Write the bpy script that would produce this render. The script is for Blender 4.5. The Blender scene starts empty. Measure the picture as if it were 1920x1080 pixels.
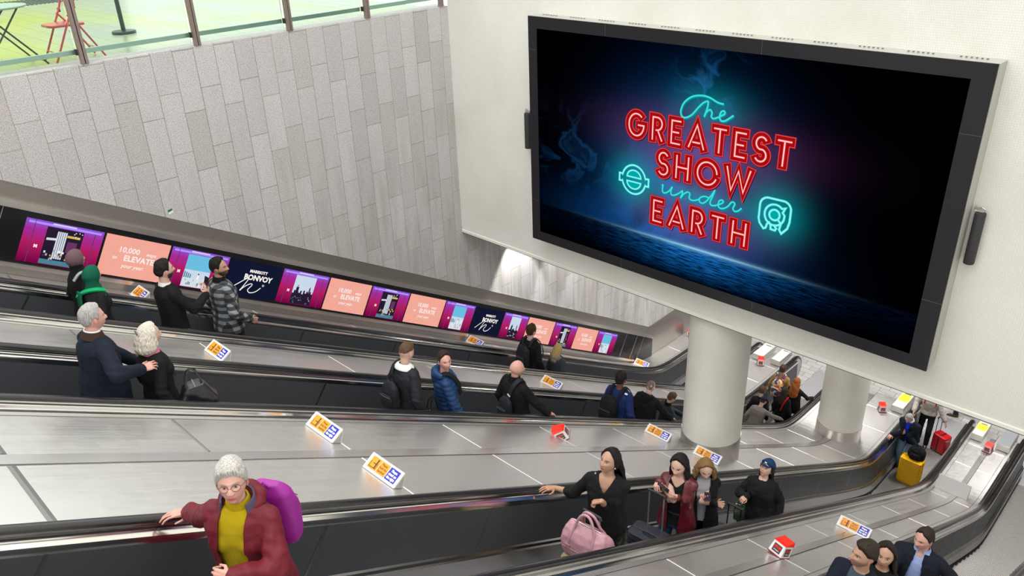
import bpy, bmesh, math, random
import numpy as np
from mathutils import Vector, Matrix, noise

SC = bpy.context.scene
COL = SC.collection
# ---------------------------------------------------------------- camera
# world frame: camera at the origin, X = direction the escalators descend, Z up, units metres
def cam_axes(a, b, c):
    F = Vector((math.cos(b)*math.cos(a), math.cos(b)*math.sin(a), -math.sin(b)))
    r = F.cross(Vector((0, 0, 1))).normalized(); u = r.cross(F)
    return math.cos(c)*r + math.sin(c)*u, -math.sin(c)*r + math.cos(c)*u, F
r_, u_, f_ = cam_axes(*[math.radians(v) for v in (44.834, 26.754, -2.1143)])
cd = bpy.data.cameras.new('camera'); cam = bpy.data.objects.new('camera', cd); COL.objects.link(cam)
cd.sensor_width = 36; cd.lens = 36*1492.6/1920; cd.clip_end = 200; cd.clip_start = .05
m = Matrix((r_, u_, -f_)).transposed().to_4x4(); cam.matrix_world = m
SC.camera = cam
# ---------------------------------------------------------------- world, exposure, large lights
SC.view_settings.view_transform = 'Standard'; SC.view_settings.look = 'None'
SC.view_settings.gamma = 1; SC.view_settings.exposure = -0.02; SC.view_settings.use_curve_mapping = False
W = bpy.data.worlds.new('world'); SC.world = W; W.use_nodes = True
bg = W.node_tree.nodes['Background']; bg.inputs[0].default_value = (1.0, .985, .96, 1); bg.inputs[1].default_value = 1.9
def area(name, loc, size, power, rot=(0, 0, 0), col=(1, .97, .93), parent=None):
    l = bpy.data.lights.new(name, 'AREA'); l.shape = 'RECTANGLE'; l.size, l.size_y = size; l.energy = power; l.color = col
    o = bpy.data.objects.new(name, l); COL.objects.link(o); o.location = loc; o.rotation_euler = rot
    if parent: o.parent = parent
    return o
# daylight from the roof glazing over the escalator well, a little stronger towards the top of the escalators
area('roof_daylight', (1.5, 4, 9), (14, 14), 1300, (0, math.radians(8), 0), (1, .99, .97))

# ---------------------------------------------------------------- helpers
S30, C30 = .5, math.sqrt(3)/2
K = 2.42
FLAT = -11.66      # handrail height on the lower landing
ZF = -12.63        # lower hall floor
WY = 10.58         # granite side wall
WX = 9.35          # wall that carries the big screen
def HR(X):
    L = -(K + S30*X)/C30 - FLAT
    return FLAT + (L + math.sqrt(L*L + .09))/2

def tag(o, label=None, cat=None, group=None, kind=None):
    if label: o['label'] = label
    if cat: o['category'] = cat
    if group: o['group'] = group
    if kind: o['kind'] = kind
    return o
def empty(name, loc=(0, 0, 0), rz=0, label=None, cat=None, group=None):
    o = bpy.data.objects.new(name, None); COL.objects.link(o); o.location = loc; o.rotation_euler = (0, 0, rz)
    o.empty_display_size = .1
    return tag(o, label, cat, group)
class MB:
    def __init__(s): s.v = []; s.f = []; s.m = []
    def add(s, vs, fs, mi=0):
        n = len(s.v); s.v += [tuple(p) for p in vs]; s.f += [tuple(i+n for i in f) for f in fs]; s.m += [mi]*len(fs); return s
    def box(s, c, d, mi=0, R=None):
        vs = []
        for sx in (-.5, .5):
            for sy in (-.5, .5):
                for sz in (-.5, .5):
                    p = Vector((sx*d[0], sy*d[1], sz*d[2]))
                    if R: p = R @ p
                    vs.append(Vector(c)+p)
        return s.add(vs, [(0, 1, 3, 2), (4, 6, 7, 5), (0, 4, 5, 1), (2, 3, 7, 6), (0, 2, 6, 4), (1, 5, 7, 3)], mi)
    def prism(s, poly, ax, lo, hi, mi=0):
        # poly: 2D points, extruded along axis ax from lo to hi
        n = len(poly); vs = []
        for h in (lo, hi):
            for p in poly:
                q = list(p); q.insert(ax, h); vs.append(q)
        fs = [tuple(range(n)), tuple(range(2*n-1, n-1, -1))] + [(i, i+n, (i+1) % n+n, (i+1) % n) for i in range(n)]
        return s.add(vs, fs, mi)
    def tube(s, pts, r, seg=12, mi=0, cap=True, closed=False):
        pts = [Vector(p) for p in pts]; n = len(pts)
        rs = r if isinstance(r, (list, tuple)) else [r]*n
        vs = []; up = None
        for i, p in enumerate(pts):
            d = (pts[(i+1) % n]-pts[i-1]) if closed else (pts[min(i+1, n-1)]-pts[max(i-1, 0)])
            d.normalize()
            if up is None: up = Vector((0, 0, 1)) if abs(d.z) < .9 else Vector((1, 0, 0))
            a = d.cross(up).normalized(); b = a.cross(d).normalized(); up = b
            for k in range(seg):
                t = 2*math.pi*k/seg; vs.append(p + a*math.cos(t)*rs[i] + b*math.sin(t)*rs[i])
        fs = []
        for i in range(n if closed else n-1):
            j = (i+1) % n
            for k in range(seg):
                fs.append((i*seg+k, i*seg+(k+1) % seg, j*seg+(k+1) % seg, j*seg+k))
        if cap and not closed: fs += [tuple(range(seg-1, -1, -1)), tuple((n-1)*seg+k for k in range(seg))]
        return s.add(vs, fs, mi)
    def lathe(s, prof, c=(0, 0, 0), seg=32, mi=0):
        vs = []; n = len(prof)
        for r, z in prof:
            for k in range(seg):
                t = 2*math.pi*k/seg; vs.append((c[0]+r*math.cos(t), c[1]+r*math.sin(t), c[2]+z))
        fs = [(i*seg+k, i*seg+(k+1) % seg, (i+1)*seg+(k+1) % seg, (i+1)*seg+k) for i in range(n-1) for k in range(seg)]
        fs += [tuple(range(seg-1, -1, -1)), tuple((n-1)*seg+k for k in range(seg))]
        return s.add(vs, fs, mi)
    def grid(s, rows, mi=0, closed=False):
        n = len(rows); k = len(rows[0]); vs = [p for r in rows for p in r]
        fs = []
        for i in range(n-1):
            for j in range(k if closed else k-1):
                fs.append((i*k+j, i*k+(j+1) % k, (i+1)*k+(j+1) % k, (i+1)*k+j))
        return s.add(vs, fs, mi)
    def build(s, name, mats, parent=None, smooth=False, bevel=0, angle=40):
        me = bpy.data.meshes.new(name); me.from_pydata(s.v, [], s.f)
        if not isinstance(mats, (list, tuple)): mats = [mats]
        for a in mats: me.materials.append(a)
        me.polygons.foreach_set('material_index', s.m)
        bm = bmesh.new(); bm.from_mesh(me); bmesh.ops.recalc_face_normals(bm, faces=bm.faces); bm.to_mesh(me); bm.free()
        if smooth:
            me.polygons.foreach_set('use_smooth', [True]*len(me.polygons))
            try: me.set_sharp_from_angle(angle=math.radians(angle))
            except Exception: pass
        me.update()
        o = bpy.data.objects.new(name, me); COL.objects.link(o)
        if parent: o.parent = parent
        if bevel:
            b = o.modifiers.new('bevel', 'BEVEL'); b.width = bevel; b.segments = 2; b.limit_method = 'ANGLE'; b.angle_limit = math.radians(40)
        return o
def struct(o): o['kind'] = 'structure'; return o
def copy_tree(o, parent=None):
    c = o.copy(); COL.objects.link(c)
    if parent: c.parent = parent
    for ch in list(o.children): copy_tree(ch, c)
    return c

# ---------------------------------------------------------------- materials
MATS = {}
def mat(name, col=(.5, .5, .5), rough=.6, metal=0., emit=None, es=1., spec=.5, coat=0., sheen=0., bump=0., bscale=60., bstretch=(1, 1, 1), alpha=1., var=0., vscale=4.):
    if name in MATS: return MATS[name]
    m = bpy.data.materials.new(name); m.use_nodes = True; nt = m.node_tree; b = nt.nodes['Principled BSDF']
    b.inputs['Base Color'].default_value = (*col, 1); b.inputs['Roughness'].default_value = rough; b.inputs['Metallic'].default_value = metal
    b.inputs['Specular IOR Level'].default_value = spec; b.inputs['Coat Weight'].default_value = coat; b.inputs['Sheen Weight'].default_value = sheen
    if emit: b.inputs['Emission Color'].default_value = (*emit, 1); b.inputs['Emission Strength'].default_value = es
    if bump or var:
        tc = nt.nodes.new('ShaderNodeTexCoord'); mp = nt.nodes.new('ShaderNodeMapping'); mp.inputs['Scale'].default_value = bstretch
        nt.links.new(tc.outputs['Object'], mp.inputs[0])
    if bump:
        n = nt.nodes.new('ShaderNodeTexNoise'); n.inputs['Scale'].default_value = bscale; n.inputs['Detail'].default_value = 3
        nt.links.new(mp.outputs[0], n.inputs['Vector'])
        bp = nt.nodes.new('ShaderNodeBump'); bp.inputs['Strength'].default_value = bump; bp.inputs['Distance'].default_value = .01
        nt.links.new(n.outputs[0], bp.inputs['Height']); nt.links.new(bp.outputs[0], b.inputs['Normal'])
    if var:
        n = nt.nodes.new('ShaderNodeTexNoise'); n.inputs['Scale'].default_value = vscale; n.inputs['Detail'].default_value = 4
        nt.links.new(mp.outputs[0], n.inputs['Vector'])
        mx = nt.nodes.new('ShaderNodeMix'); mx.data_type = 'RGBA'
        mx.inputs[6].default_value = (*[c*(1-var) for c in col], 1); mx.inputs[7].default_value = (*[min(1, c*(1+var)) for c in col], 1)
        nt.links.new(n.outputs[0], mx.inputs[0]); nt.links.new(mx.outputs[2], b.inputs['Base Color'])
    MATS[name] = m; return m
def emis(name, col, st=1.):
    if name in MATS: return MATS[name]
    m = bpy.data.materials.new(name); m.use_nodes = True; nt = m.node_tree; nt.nodes.clear()
    e = nt.nodes.new('ShaderNodeEmission'); o = nt.nodes.new('ShaderNodeOutputMaterial')
    e.inputs[0].default_value = (*col, 1); e.inputs[1].default_value = st; nt.links.new(e.outputs[0], o.inputs[0])
    MATS[name] = m; return m
class NT:
    """tiny node-graph helper"""
    def __init__(s, name, emission=False):
        s.m = bpy.data.materials.new(name); s.m.use_nodes = True; s.t = s.m.node_tree
        s.b = s.t.nodes.get('Principled BSDF'); MATS[name] = s.m
        if emission:
            s.t.nodes.remove(s.b); s.b = s.t.nodes.new('ShaderNodeEmission')
            s.t.links.new(s.b.outputs[0], s.t.nodes['Material Output'].inputs[0])
    def n(s, ty, **kw):
        x = s.t.nodes.new(ty)
        for k, v in kw.items(): setattr(x, k, v)
        return x
    def set(s, i, v):
        if hasattr(v, 'is_linked') or isinstance(v, bpy.types.NodeSocket): s.t.links.new(v, i)
        else: i.default_value = v
    def math(s, op, a, b=0., c=0.):
        x = s.n('ShaderNodeMath', operation=op); s.set(x.inputs[0], a); s.set(x.inputs[1], b); s.set(x.inputs[2], c); return x.outputs[0]
    def coords(s, kind='Object'):
        tc = s.n('ShaderNodeTexCoord'); sp = s.n('ShaderNodeSeparateXYZ'); s.t.links.new(tc.outputs[kind], sp.inputs[0])
        return tc.outputs[kind], sp.outputs[0], sp.outputs[1], sp.outputs[2]
    def vec(s, x=0., y=0., z=0.):
        c = s.n('ShaderNodeCombineXYZ'); s.set(c.inputs[0], x); s.set(c.inputs[1], y); s.set(c.inputs[2], z); return c.outputs[0]
    def noise(s, v, scale=5., detail=3., dist=0., out=0):
        x = s.n('ShaderNodeTexNoise'); s.t.links.new(v, x.inputs['Vector']); x.inputs['Scale'].default_value = scale
        x.inputs['Detail'].default_value = detail; x.inputs['Distortion'].default_value = dist; return x.outputs[out]
    def white(s, v):
        x = s.n('ShaderNodeTexWhiteNoise'); s.t.links.new(v, x.inputs['Vector']); return x.outputs[0]
    def mix(s, f, a, b, blend='MIX'):
        x = s.n('ShaderNodeMix', data_type='RGBA', blend_type=blend); s.set(x.inputs[0], f)
        for i, v in ((6, a), (7, b)):
            if isinstance(v, (tuple, list)): x.inputs[i].default_value = (*v[:3], 1)
            else: s.t.links.new(v, x.inputs[i])
        return x.outputs[2]
    def ramp(s, f, stops):
        x = s.n('ShaderNodeValToRGB'); s.set(x.inputs[0], f); e = x.color_ramp.elements
        while len(e) < len(stops): e.new(.5)
        for i, (p, c) in enumerate(stops): e[i].position = p; e[i].color = (*c, 1) if len(c) == 3 else c
        return x.outputs[0]
    def bump(s, h, st=.3, d=.01):
        x = s.n('ShaderNodeBump'); x.inputs['Strength'].default_value = st; x.inputs['Distance'].default_value = d
        s.t.links.new(h, x.inputs['Height']); s.t.links.new(x.outputs[0], s.b.inputs['Normal'])
    def P(s, k, v):
        i = s.b.inputs[k]
        if isinstance(v, (tuple, list)): i.default_value = (*v[:3], 1)
        else: s.set(i, v)

# granite cladding: upright slabs .29 wide, .808 long, neighbouring columns staggered
g = NT('granite_slabs'); v, x, y, z = g.coords()
u = g.math('DIVIDE', g.math('SUBTRACT', x, 2.51), .29); ci = g.math('FLOOR', u); fu = g.math('SUBTRACT', u, ci)
par = g.math('ABSOLUTE', g.math('MODULO', ci, 2.))
w = g.math('DIVIDE', g.math('ADD', g.math('ADD', z, 2.29), g.math('MULTIPLY', par, .29)), .808)
wi = g.math('FLOOR', w); fw = g.math('SUBTRACT', w, wi)
ju = g.math('MINIMUM', fu, g.math('SUBTRACT', 1., fu)); jw = g.math('MINIMUM', fw, g.math('SUBTRACT', 1., fw))
jm = g.math('MINIMUM', g.math('MULTIPLY', ju, .29), g.math('MULTIPLY', jw, .808))
joint = g.math('LESS_THAN', jm, .0034)
rnd = g.white(g.vec(ci, wi, 0.)); rnd2 = g.white(g.vec(ci, wi, 7.))
base = g.mix(rnd, (.435, .428, .428), (.53, .522, .525))
base = g.mix(g.math('MULTIPLY', g.math('GREATER_THAN', rnd2, .80), .45), base, (.42, .385, .35))
sp1 = g.noise(v, 95., 2.); sp2 = g.noise(v, 260., 1.)
spk = g.ramp(sp1, [(.36, (.66, .66, .66)), (.5, (1, 1, 1)), (.64, (1.28, 1.28, 1.28))])
base = g.mix(1., base, spk, 'MULTIPLY')
base = g.mix(g.math('MULTIPLY', g.math('GREATER_THAN', sp2, .62), .5), base, (.8, .8, .8))
# wear: grime runs, more of them low down
gr = g.noise(g.vec(g.math('MULTIPLY', x, 2.2), 0., g.math('MULTIPLY', z, .35)), 2.2, 5.)
low = g.n('ShaderNodeMapRange'); g.set(low.inputs[0], z); low.inputs[1].default_value = -3.; low.inputs[2].default_value = -6.5; low.inputs[3].default_value = .1; low.inputs[4].default_value = .75
base = g.mix(g.math('MULTIPLY', g.ramp(gr, [(.45, (0, 0, 0)), (.7, (1, 1, 1))]), low.outputs[0]), base, (.30, .275, .24))
jc = g.mix(g.white(g.vec(ci, 3., 0.)), (.34, .27, .21), (.13, .11, .10))
g.P('Base Color', g.mix(joint, base, jc)); g.P('Roughness', .8)
g.bump(g.math('ADD', sp1, g.math('MULTIPLY', joint, -3.)), .25, .004)
M_GRANITE = g.m

# small white mosaic on the screen wall and columns
def mosaic(name, col, pitch=.025, cyl=False, depth=.13):
    g = NT(name); v, x, y, z = g.coords()
    if cyl:
        a = g.math('MULTIPLY', g.math('ARCTAN2', y, x), .48)
    else: a = y
    ua = g.math('FRACT', g.math('DIVIDE', a, pitch)); uz = g.math('FRACT', g.math('DIVIDE', z, pitch))
    j = g.math('MAXIMUM', g.math('GREATER_THAN', g.math('ABSOLUTE', g.math('SUBTRACT', ua, .5)), .42), g.math('GREATER_THAN', g.math('ABSOLUTE', g.math('SUBTRACT', uz, .5)), .42))
    rn = g.white(g.vec(g.math('FLOOR', g.math('DIVIDE', a, pitch)), g.math('FLOOR', g.math('DIVIDE', z, pitch)), 0.))
    big = g.noise(v, 1.1, 5., .4)
    k = g.math('MULTIPLY', j, depth if cyl else g.math('MULTIPLY', g.ramp(g.math('MULTIPLY', g.math('SUBTRACT', 9., y), .12), [(.1, (.15, .15, .15)), (.7, (1, 1, 1))]), depth*2.3))
    c = g.mix(g.math('MULTIPLY', rn, .10), col, (.45, .44, .40))
    c = g.mix(g.math('MULTIPLY', g.ramp(big, [(.42, (0, 0, 0)), (.72, (1, 1, 1))]), .28), c, (.52, .48, .40))
    g.P('Base Color', g.mix(k, c, (.38, .36, .32))); g.P('Roughness', .45); return g.m
M_MOSAIC = mosaic('white_mosaic', (.74, .735, .69))
M_MOSCOL = mosaic('column_mosaic', (.72, .71, .65), .024, True, .45)

# brushed stainless: long fine scratches along the incline
def brushed(name, col, r0=.2, r1=.34, streak=.12, axis=True, metal=1., blotch=.1):
    g = NT(name); v, x, y, z = g.coords()
    s = g.math('SUBTRACT', g.math('MULTIPLY', x, C30), g.math('MULTIPLY', z, S30))
    if axis: q = g.vec(g.math('MULTIPLY', s, .5), g.math('MULTIPLY', y, 30.), g.math('MULTIPLY', g.math('ADD', g.math('MULTIPLY', x, S30), g.math('MULTIPLY', z, C30)), 12.))
    else: q = g.vec(g.math('MULTIPLY', x, 2.), g.math('MULTIPLY', y, 2.), g.math('MULTIPLY', z, 90.))
    n = g.noise(q, 1.5, 3.); b = g.noise(v, .7, 4.); sc = g.noise(v, 9., 6., .6)
    c = g.mix(g.math('MULTIPLY', n, streak*2), col, tuple(k*.72 for k in col))
    c = g.mix(g.math('MULTIPLY', b, blotch), c, tuple(k*.6 for k in col))
    g.P('Base Color', c); g.P('Metallic', metal)
    mr = g.n('ShaderNodeMapRange'); g.set(mr.inputs[0], g.math('ADD', g.math('MULTIPLY', n, .6), g.math('MULTIPLY', sc, .4))); mr.inputs[1].default_value = .3; mr.inputs[2].default_value = .7; mr.inputs[3].default_value = r0; mr.inputs[4].default_value = r1
    g.P('Roughness', mr.outputs[0]); return g.m
M_DECK = brushed('brushed_deck_steel', (.77, .757, .74), .30, .42, .05, True, .92, .05)
M_DECK2 = mat('polished_deck_strip', (.76, .755, .75), .27, .95)
M_FASCIA = brushed('brushed_fascia_steel', (.40, .375, .35), .34, .5, .1, False, 1.)
M_PANEL = brushed('dark_panel_steel', (.072, .077, .088), .30, .40, .04, True, .3, .05)
M_SKIRT = brushed('skirt_steel', (.50, .50, .52), .29, .33, .05, True, 1., .05)
M_TRIM = mat('bright_trim', (.85, .84, .82), .16, 1.)
M_BEAD = mat('seam_bead_glint', (.86, .85, .82), .3, .3)
M_RUBBER = mat('handrail_rubber', (.012, .012, .014), .28, 0, coat=.3)
M_BLACK = mat('black_gloss', (.008, .008, .010), .25)
M_BLACKM = mat('black_matt', (.018, .018, .021), .6)
M_GROOVE = mat('dark_groove', (.03, .028, .026), .7)
M_STEP = NT('step_metal'); _g = M_STEP; v, x, y, z = _g.coords()
fr = _g.math('FRACT', _g.math('MULTIPLY', y, 62.)); gv = _g.math('GREATER_THAN', fr, .5)
_g.P('Base Color', _g.mix(gv, (.50, .49, .47), (.02, .018, .017))); _g.P('Metallic', .5); _g.P('Roughness', .5)
M_STEP = _g.m
# ================================================================ structure
def dk(X): return HR(X) - .09
XS = [-3+.5*i for i in range(33)] + [13.3+.15*i for i in range(34)]
XS = sorted(set(round(x, 3) for x in XS if x <= 18.3)) + [18.3]

# granite side wall, runs under the screen wall to the lower hall
b = MB()
poly = [(-9, -1.75), (9.35, -1.75), (9.35, -5.82), (30, -5.82), (30, -12.7), (15.0, -12.7), (-9, -2.0)]
b.prism([(p[0], p[1]) for p in poly], 1, WY, WY+.32)
struct(b.build('wall_left', M_GRANITE))
M_COPING = mat('coping_stone', (.42, .44, .41), .5, var=.15, vscale=8)
b = MB(); b.box((.17, WY+.20, -1.772), (18.36, .28, .06)); struct(b.build('trim_coping', M_COPING, bevel=.006))

# wall with the big screen
b = MB(); b.box((WX+.2, 1.79, -.82), (.4, 17.58, 10.0)); struct(b.build('wall_screen', M_MOSAIC))
M_LIP = mat('cream_lip', (.78, .77, .71), .5, bump=.1, bscale=40)
b = MB(); b.prism([(WX-.018, -5.855), (WX+.10, -5.855), (WX+.10, -5.80), (WX-.018, -5.80)], 1, -7, WY-.01)
struct(b.build('trim_lip', M_LIP, bevel=.004))
b = MB(); b.prism([(WX-.004, -5.87), (WX+.06, -5.87), (WX+.06, -5.856), (WX-.004, -5.856)], 1, -7, WY-.01)
struct(b.build('trim_shadow_gap', M_GROOVE))
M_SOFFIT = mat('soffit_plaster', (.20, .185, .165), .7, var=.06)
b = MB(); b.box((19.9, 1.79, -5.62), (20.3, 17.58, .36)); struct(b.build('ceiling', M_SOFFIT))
M_WALL = mat('pale_wall', (.62, .61, .57), .6, var=.05, vscale=1.5)
b = MB(); b.box((10.5, -7.1, -4), (40, .2, 18)); struct(b.build('wall_right', M_WALL))
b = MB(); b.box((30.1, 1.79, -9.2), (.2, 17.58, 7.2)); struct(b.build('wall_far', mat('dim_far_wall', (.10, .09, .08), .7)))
b = MB(); b.box((-9.1, 8, 0), (.2, 32, 10)); struct(b.build('wall_rear', M_WALL))

# paving of the lower hall: small grey setts in courses
g = NT('paving_setts'); v, x, y, z = g.coords()
br = g.n('ShaderNodeTexBrick'); g.t.links.new(g.vec(y, x, 0.), br.inputs['Vector'])
br.inputs['Scale'].default_value = 1.; br.inputs['Brick Width'].default_value = .42; br.inputs['Row Height'].default_value = .21; br.inputs['Mortar Size'].default_value = .006
br.inputs['Color1'].default_value = (.40, .40, .39, 1); br.inputs['Color2'].default_value = (.50, .50, .49, 1); br.inputs['Mortar'].default_value = (.15, .15, .15, 1)
n = g.noise(v, 40, 3.); g.P('Base Color', g.mix(1., br.outputs[0], g.ramp(n, [(.3, (.8, .8, .8)), (.7, (1.15, 1.15, 1.15))]), 'MULTIPLY')); g.P('Roughness', .55)
g.bump(g.math('SUBTRACT', 0., br.outputs['Fac']), .4, .004)
b = MB(); b.box((22.4, 1.79, ZF-.1), (15.4, 17.58, .2)); struct(b.build('floor', g.m))

# steel facing of the side wall: sloping band above the displays, display backing, level part by the landing
def V2Z(u, v): return (u*C30 + v*S30, -u*S30 + v*C30)      # along/perpendicular to the incline -> X, Z
def zl(X, v): return (v - .5*X)/C30
b = MB()
b.prism([(-9, zl(-9, -1.39)), (15.81, zl(15.81, -1.39)), (19.6, -10.65), (19.6, -12.63), (15.8, -12.63), (-9, zl(-9, -3.3))][:2] + [(19.6, -10.655), (19.6, -12.5), (15.8, -12.5), (-9, zl(-9, -3.3))], 1, WY-.02, WY+.02)
struct(b.build('trim_steel_facing', M_FASCIA))
b = MB()
for xj in (1.55, 3.43, 5.3, 7.25, 9.9, 12.6): 
    p = V2Z(xj/C30, -1.395); q = V2Z(xj/C30, -1.60)
    b.prism([(p[0], p[1]), (p[0]+.008, p[1]), (q[0]+.008, q[1]), (q[0], q[1])], 1, WY-.0225, WY-.02)
b.prism([(-9, zl(-9, -1.39)), (15.81, zl(15.81, -1.39)), (19.6, -10.64), (19.6, -10.67), (15.80, zl(15.80, -1.405)), (-9, zl(-9, -1.405))], 1, WY-.03, WY-.018)
struct(b.build('trim_facing_edge', mat('facing_edge', (.30, .28, .26), .4, .8)))
def vband(name, v0, v1, y0, y1, m, u0=-4., xend=15.95):
    bb = MB(); X0 = u0*C30
    bb.prism([(X0, zl(X0, v0)), (xend, zl(xend, v0)), (xend, zl(xend, v1)), (X0, zl(X0, v1))], 1, y0, y1)
    return bb.build(name, m)
hs = empty('display_housing', (0, WY, -8), label='long sloping black housing with steel trims that carries the row of advert screens', cat='display housing')
def par(o, root):      # parent without moving
    o.parent = root; o.matrix_parent_inverse = root.matrix_basis.inverted(); return o
par(vband('backing_panel', -1.675, -2.335, WY-.06, WY-.02, M_BLACK), hs)
par(vband('upper_trim', -1.60, -1.675, WY-.085, WY-.02, mat('satin_trim', (.74, .71, .69), .28, 1., bump=.05)), hs)
par(vband('lower_trim', -2.335, -2.39, WY-.085, WY-.02, MATS['satin_trim']), hs)
b = MB()
for u0, bright in ((3.42, 0), (18.02, 0), (18.55, 1), (18.9, 0)):
    a = V2Z(u0, -1.68); c = V2Z(u0, -2.33); w_ = .012 if bright else .006
    b.prism([a, (a[0]+w_, a[1]), (c[0]+w_, c[1]), c], 1, WY-.064, WY-.058)
par(b.build('panel_joint', mat('joint_grey', (.35, .35, .33), .4)), hs)

# upper concourse behind the glass
g = NT('concourse_tiles'); v, x, y, z = g.coords()
br = g.n('ShaderNodeTexBrick'); rot = g.n('ShaderNodeMapping'); g.t.links.new(v, rot.inputs[0]); rot.inputs['Rotation'].default_value = (0, 0, math.radians(90))
g.t.links.new(rot.outputs[0], br.inputs['Vector']); br.offset = 0; br.inputs['Scale'].default_value = 1
br.inputs['Brick Width'].default_value = .6; br.inputs['Row Height'].default_value = .3; br.inputs['Mortar Size'].default_value = .005
for k_, c_ in (('Color1', (.35, .38, .31)), ('Color2', (.38, .41, .34)), ('Mortar', (.18, .21, .17))): br.inputs[k_].default_value = (*c_, 1)
yellow_reflection = g.noise(g.vec(g.math('MULTIPLY', x, 1.), g.math('MULTIPLY', y, .35), 0.), 1.0, 1.)  # yellow light reflected in the floor, tinted into the tile colour in patches
g.P('Base Color', g.mix(g.ramp(yellow_reflection, [(.42, (0, 0, 0)), (.62, (1, 1, 1))]), br.outputs[0], g.mix(1., br.outputs[0], (1.12, 1.1, .55), 'MULTIPLY'))); g.P('Roughness', .25); g.P('Specular IOR Level', .3)
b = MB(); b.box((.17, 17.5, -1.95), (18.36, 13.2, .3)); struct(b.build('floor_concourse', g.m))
M_YG = mat('yellow_green_reflector', (.80, .82, .22), .4)
b = MB(); b.box((.17, 24.2, .5), (18.36, .2, 5)); struct(b.build('wall_concourse', mat('concourse_wall', (.68, .70, .64), .5)))
wp = MB()  # panels added out of view to reflect yellow into the shiny floor
for xx in (-4, .2, 6.2): wp.box((xx, 24.07, .3), (2.2, .06, 3.6))
struct(wp.build('trim_reflector_panels', M_YG))
# slotted grating in the concourse floor
gr = empty('floor_grating', (4.3, 19, -1.8), label='dark slotted floor grating at the top left corner of the concourse', cat='grating')
b = MB(); b.box((0, 0, .006), (4.2, 1.3, .012)); b.build('frame', mat('grating_frame', (.72, .74, .72), .4, .6), gr)
b = MB()
for i in range(52): b.box((-2.0+i*.078, 0, .015), (.04, 1.2, .012))
b.build('slot', mat('grating_slot', (.02, .03, .05), .5), gr)

# columns
def column(cx, cy, r, zs, label):
    root = empty('column', (cx, cy, zs-.5), label=label, cat='column', group='mosaic columns under the screen wall')
    h = -5.80-(zs-.5)
    MB().lathe([(r, .49), (r, h)], seg=64).build('shaft', M_MOSCOL, root, smooth=True)
    MB().lathe([(r+.008, -.55), (r+.008, .5), (r-.01, .5)], seg=64).build('skirt', mat('skirt_band', (.50, .47, .44), .3, .9, bump=.05, bscale=3, bstretch=(1, 1, 14)), root, smooth=True)
    return root
column(9.93, 5.30, .48, -8.22, 'thick white mosaic column with steel skirt standing on the sloping deck under the big screen')
column(16.03, 5.30, .49, -11.40, 'thick white mosaic column with steel skirt farther right, beside the curve of the escalator')

# lamps under the soffit: wall downlights, then added panel lights
def downlight(x, y, rx=0., ry=0., p=90, ang=75, label='', z=-5.80):
    root = empty('ceiling_light', (x, y, z), label=label, cat='light', group='downlights along the granite wall')
    MB().lathe([(.055, 0), (.07, -.02), (.07, -.09), (.055, -.10), (.05, -.06)], seg=20).build('housing', mat('lamp_housing', (.6, .6, .58), .4), root, smooth=True)
    l = bpy.data.lights.new('spot', 'SPOT'); l.energy = p; l.spot_size = math.radians(ang); l.spot_blend = .35; l.shadow_soft_size = .04; l.color = (1, .98, .95)
    o = bpy.data.objects.new('spot', l); COL.objects.link(o); o.location = (0, 0, -.12); o.rotation_euler = (rx, ry, 0); o.parent = root
for i, x in enumerate((10.75, 12.3, 13.5, 15.0, 16.6)):
    downlight(x, WY-.40, math.radians(5), 0, 420, 60, 'small downlight washing the granite wall under the soffit')
for i, (x, y) in enumerate([(13, 6.8), (13, 2.2), (17.5, 7.2), (17.5, 2.6), (21.5, 7.5), (21.5, 2.2)]):  # unseen panel lights added to brighten the lower hall
    root = empty('added_panel_light', (x, y, -5.80), label='square panel light added out of sight under the soffit to brighten the hall', cat='light', group='added panel lights under the soffit')
    b = MB(); b.box((0, 0, -.01), (1.3, 1.3, .02)); b.build('frame', mat('lamp_housing'), root)
    b = MB(); b.box((0, 0, -.022), (1.2, 1.2, .006)); b.build('added_light_diffuser', emis('added_panel_glow', (1, .98, .95), 4), root)
    area('added_panel_area', (0, 0, -.04), (1.2, 1.2), (40 if x < 16 else 210), parent=root)
# ================================================================ the big screen
TA, TB = 8.28, -5.14      # screen origin: lower left corner seen from the front (Y, Z)
BXF = 9.05                # front plane of the casing
bb = empty('billboard_screen', (WX, 5.3, -3.5), label='huge black framed video screen showing a neon circus style title', cat='video screen')
M_FRAME = mat('frame_black', (.009, .009, .012), .45, spec=.3)
M_CASE = mat('case_grey', (.45, .45, .41), .5, .2)
b = MB(); b.box(((BXF+.012+WX)/2, 5.285, -3.51), (WX-BXF-.012, 6.33, 3.57)); par(b.build('casing', M_CASE, bevel=.004), bb)
b = MB()
y0, y1, z0, z1 = 2.12, 8.45, -5.30, -1.72; sy0, sy1, sz0, sz1 = 2.34, TA, TB, -1.89
for (a0, a1, c0, c1) in ((y0, y1, z0, sz0), (y0, y1, sz1, z1), (y0, sy0, sz0, sz1), (sy1, y1, sz0, sz1)):
    b.box((BXF+.004, (a0+a1)/2, (c0+c1)/2), (.024, a1-a0, c1-c0))
par(b.build('frame', M_FRAME), bb)
b = MB()
for (yy, zz, dy, dz) in ((7.0, (sz1+z1)/2, .006, z1-sz1), (4.65, (sz1+z1)/2, .006, z1-sz1), (6.6, (z0+sz0)/2, .006, sz0-z0), (4.4, (z0+sz0)/2, .006, sz0-z0), ((y0+sy0)/2, -2.45, sy0-y0, .006), ((sy1+y1)/2, -2.2, y1-sy1, .006), ((sy1+y1)/2, -4.6, y1-sy1, .006), ((y0+sy0)/2, -4.4, sy0-y0, .006)):
    b.box((BXF-.0095, yy, zz), (.003, dy, dz))
par(b.build('frame_joint', mat('frame_joint', (.05, .05, .06), .4)), bb)
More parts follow.
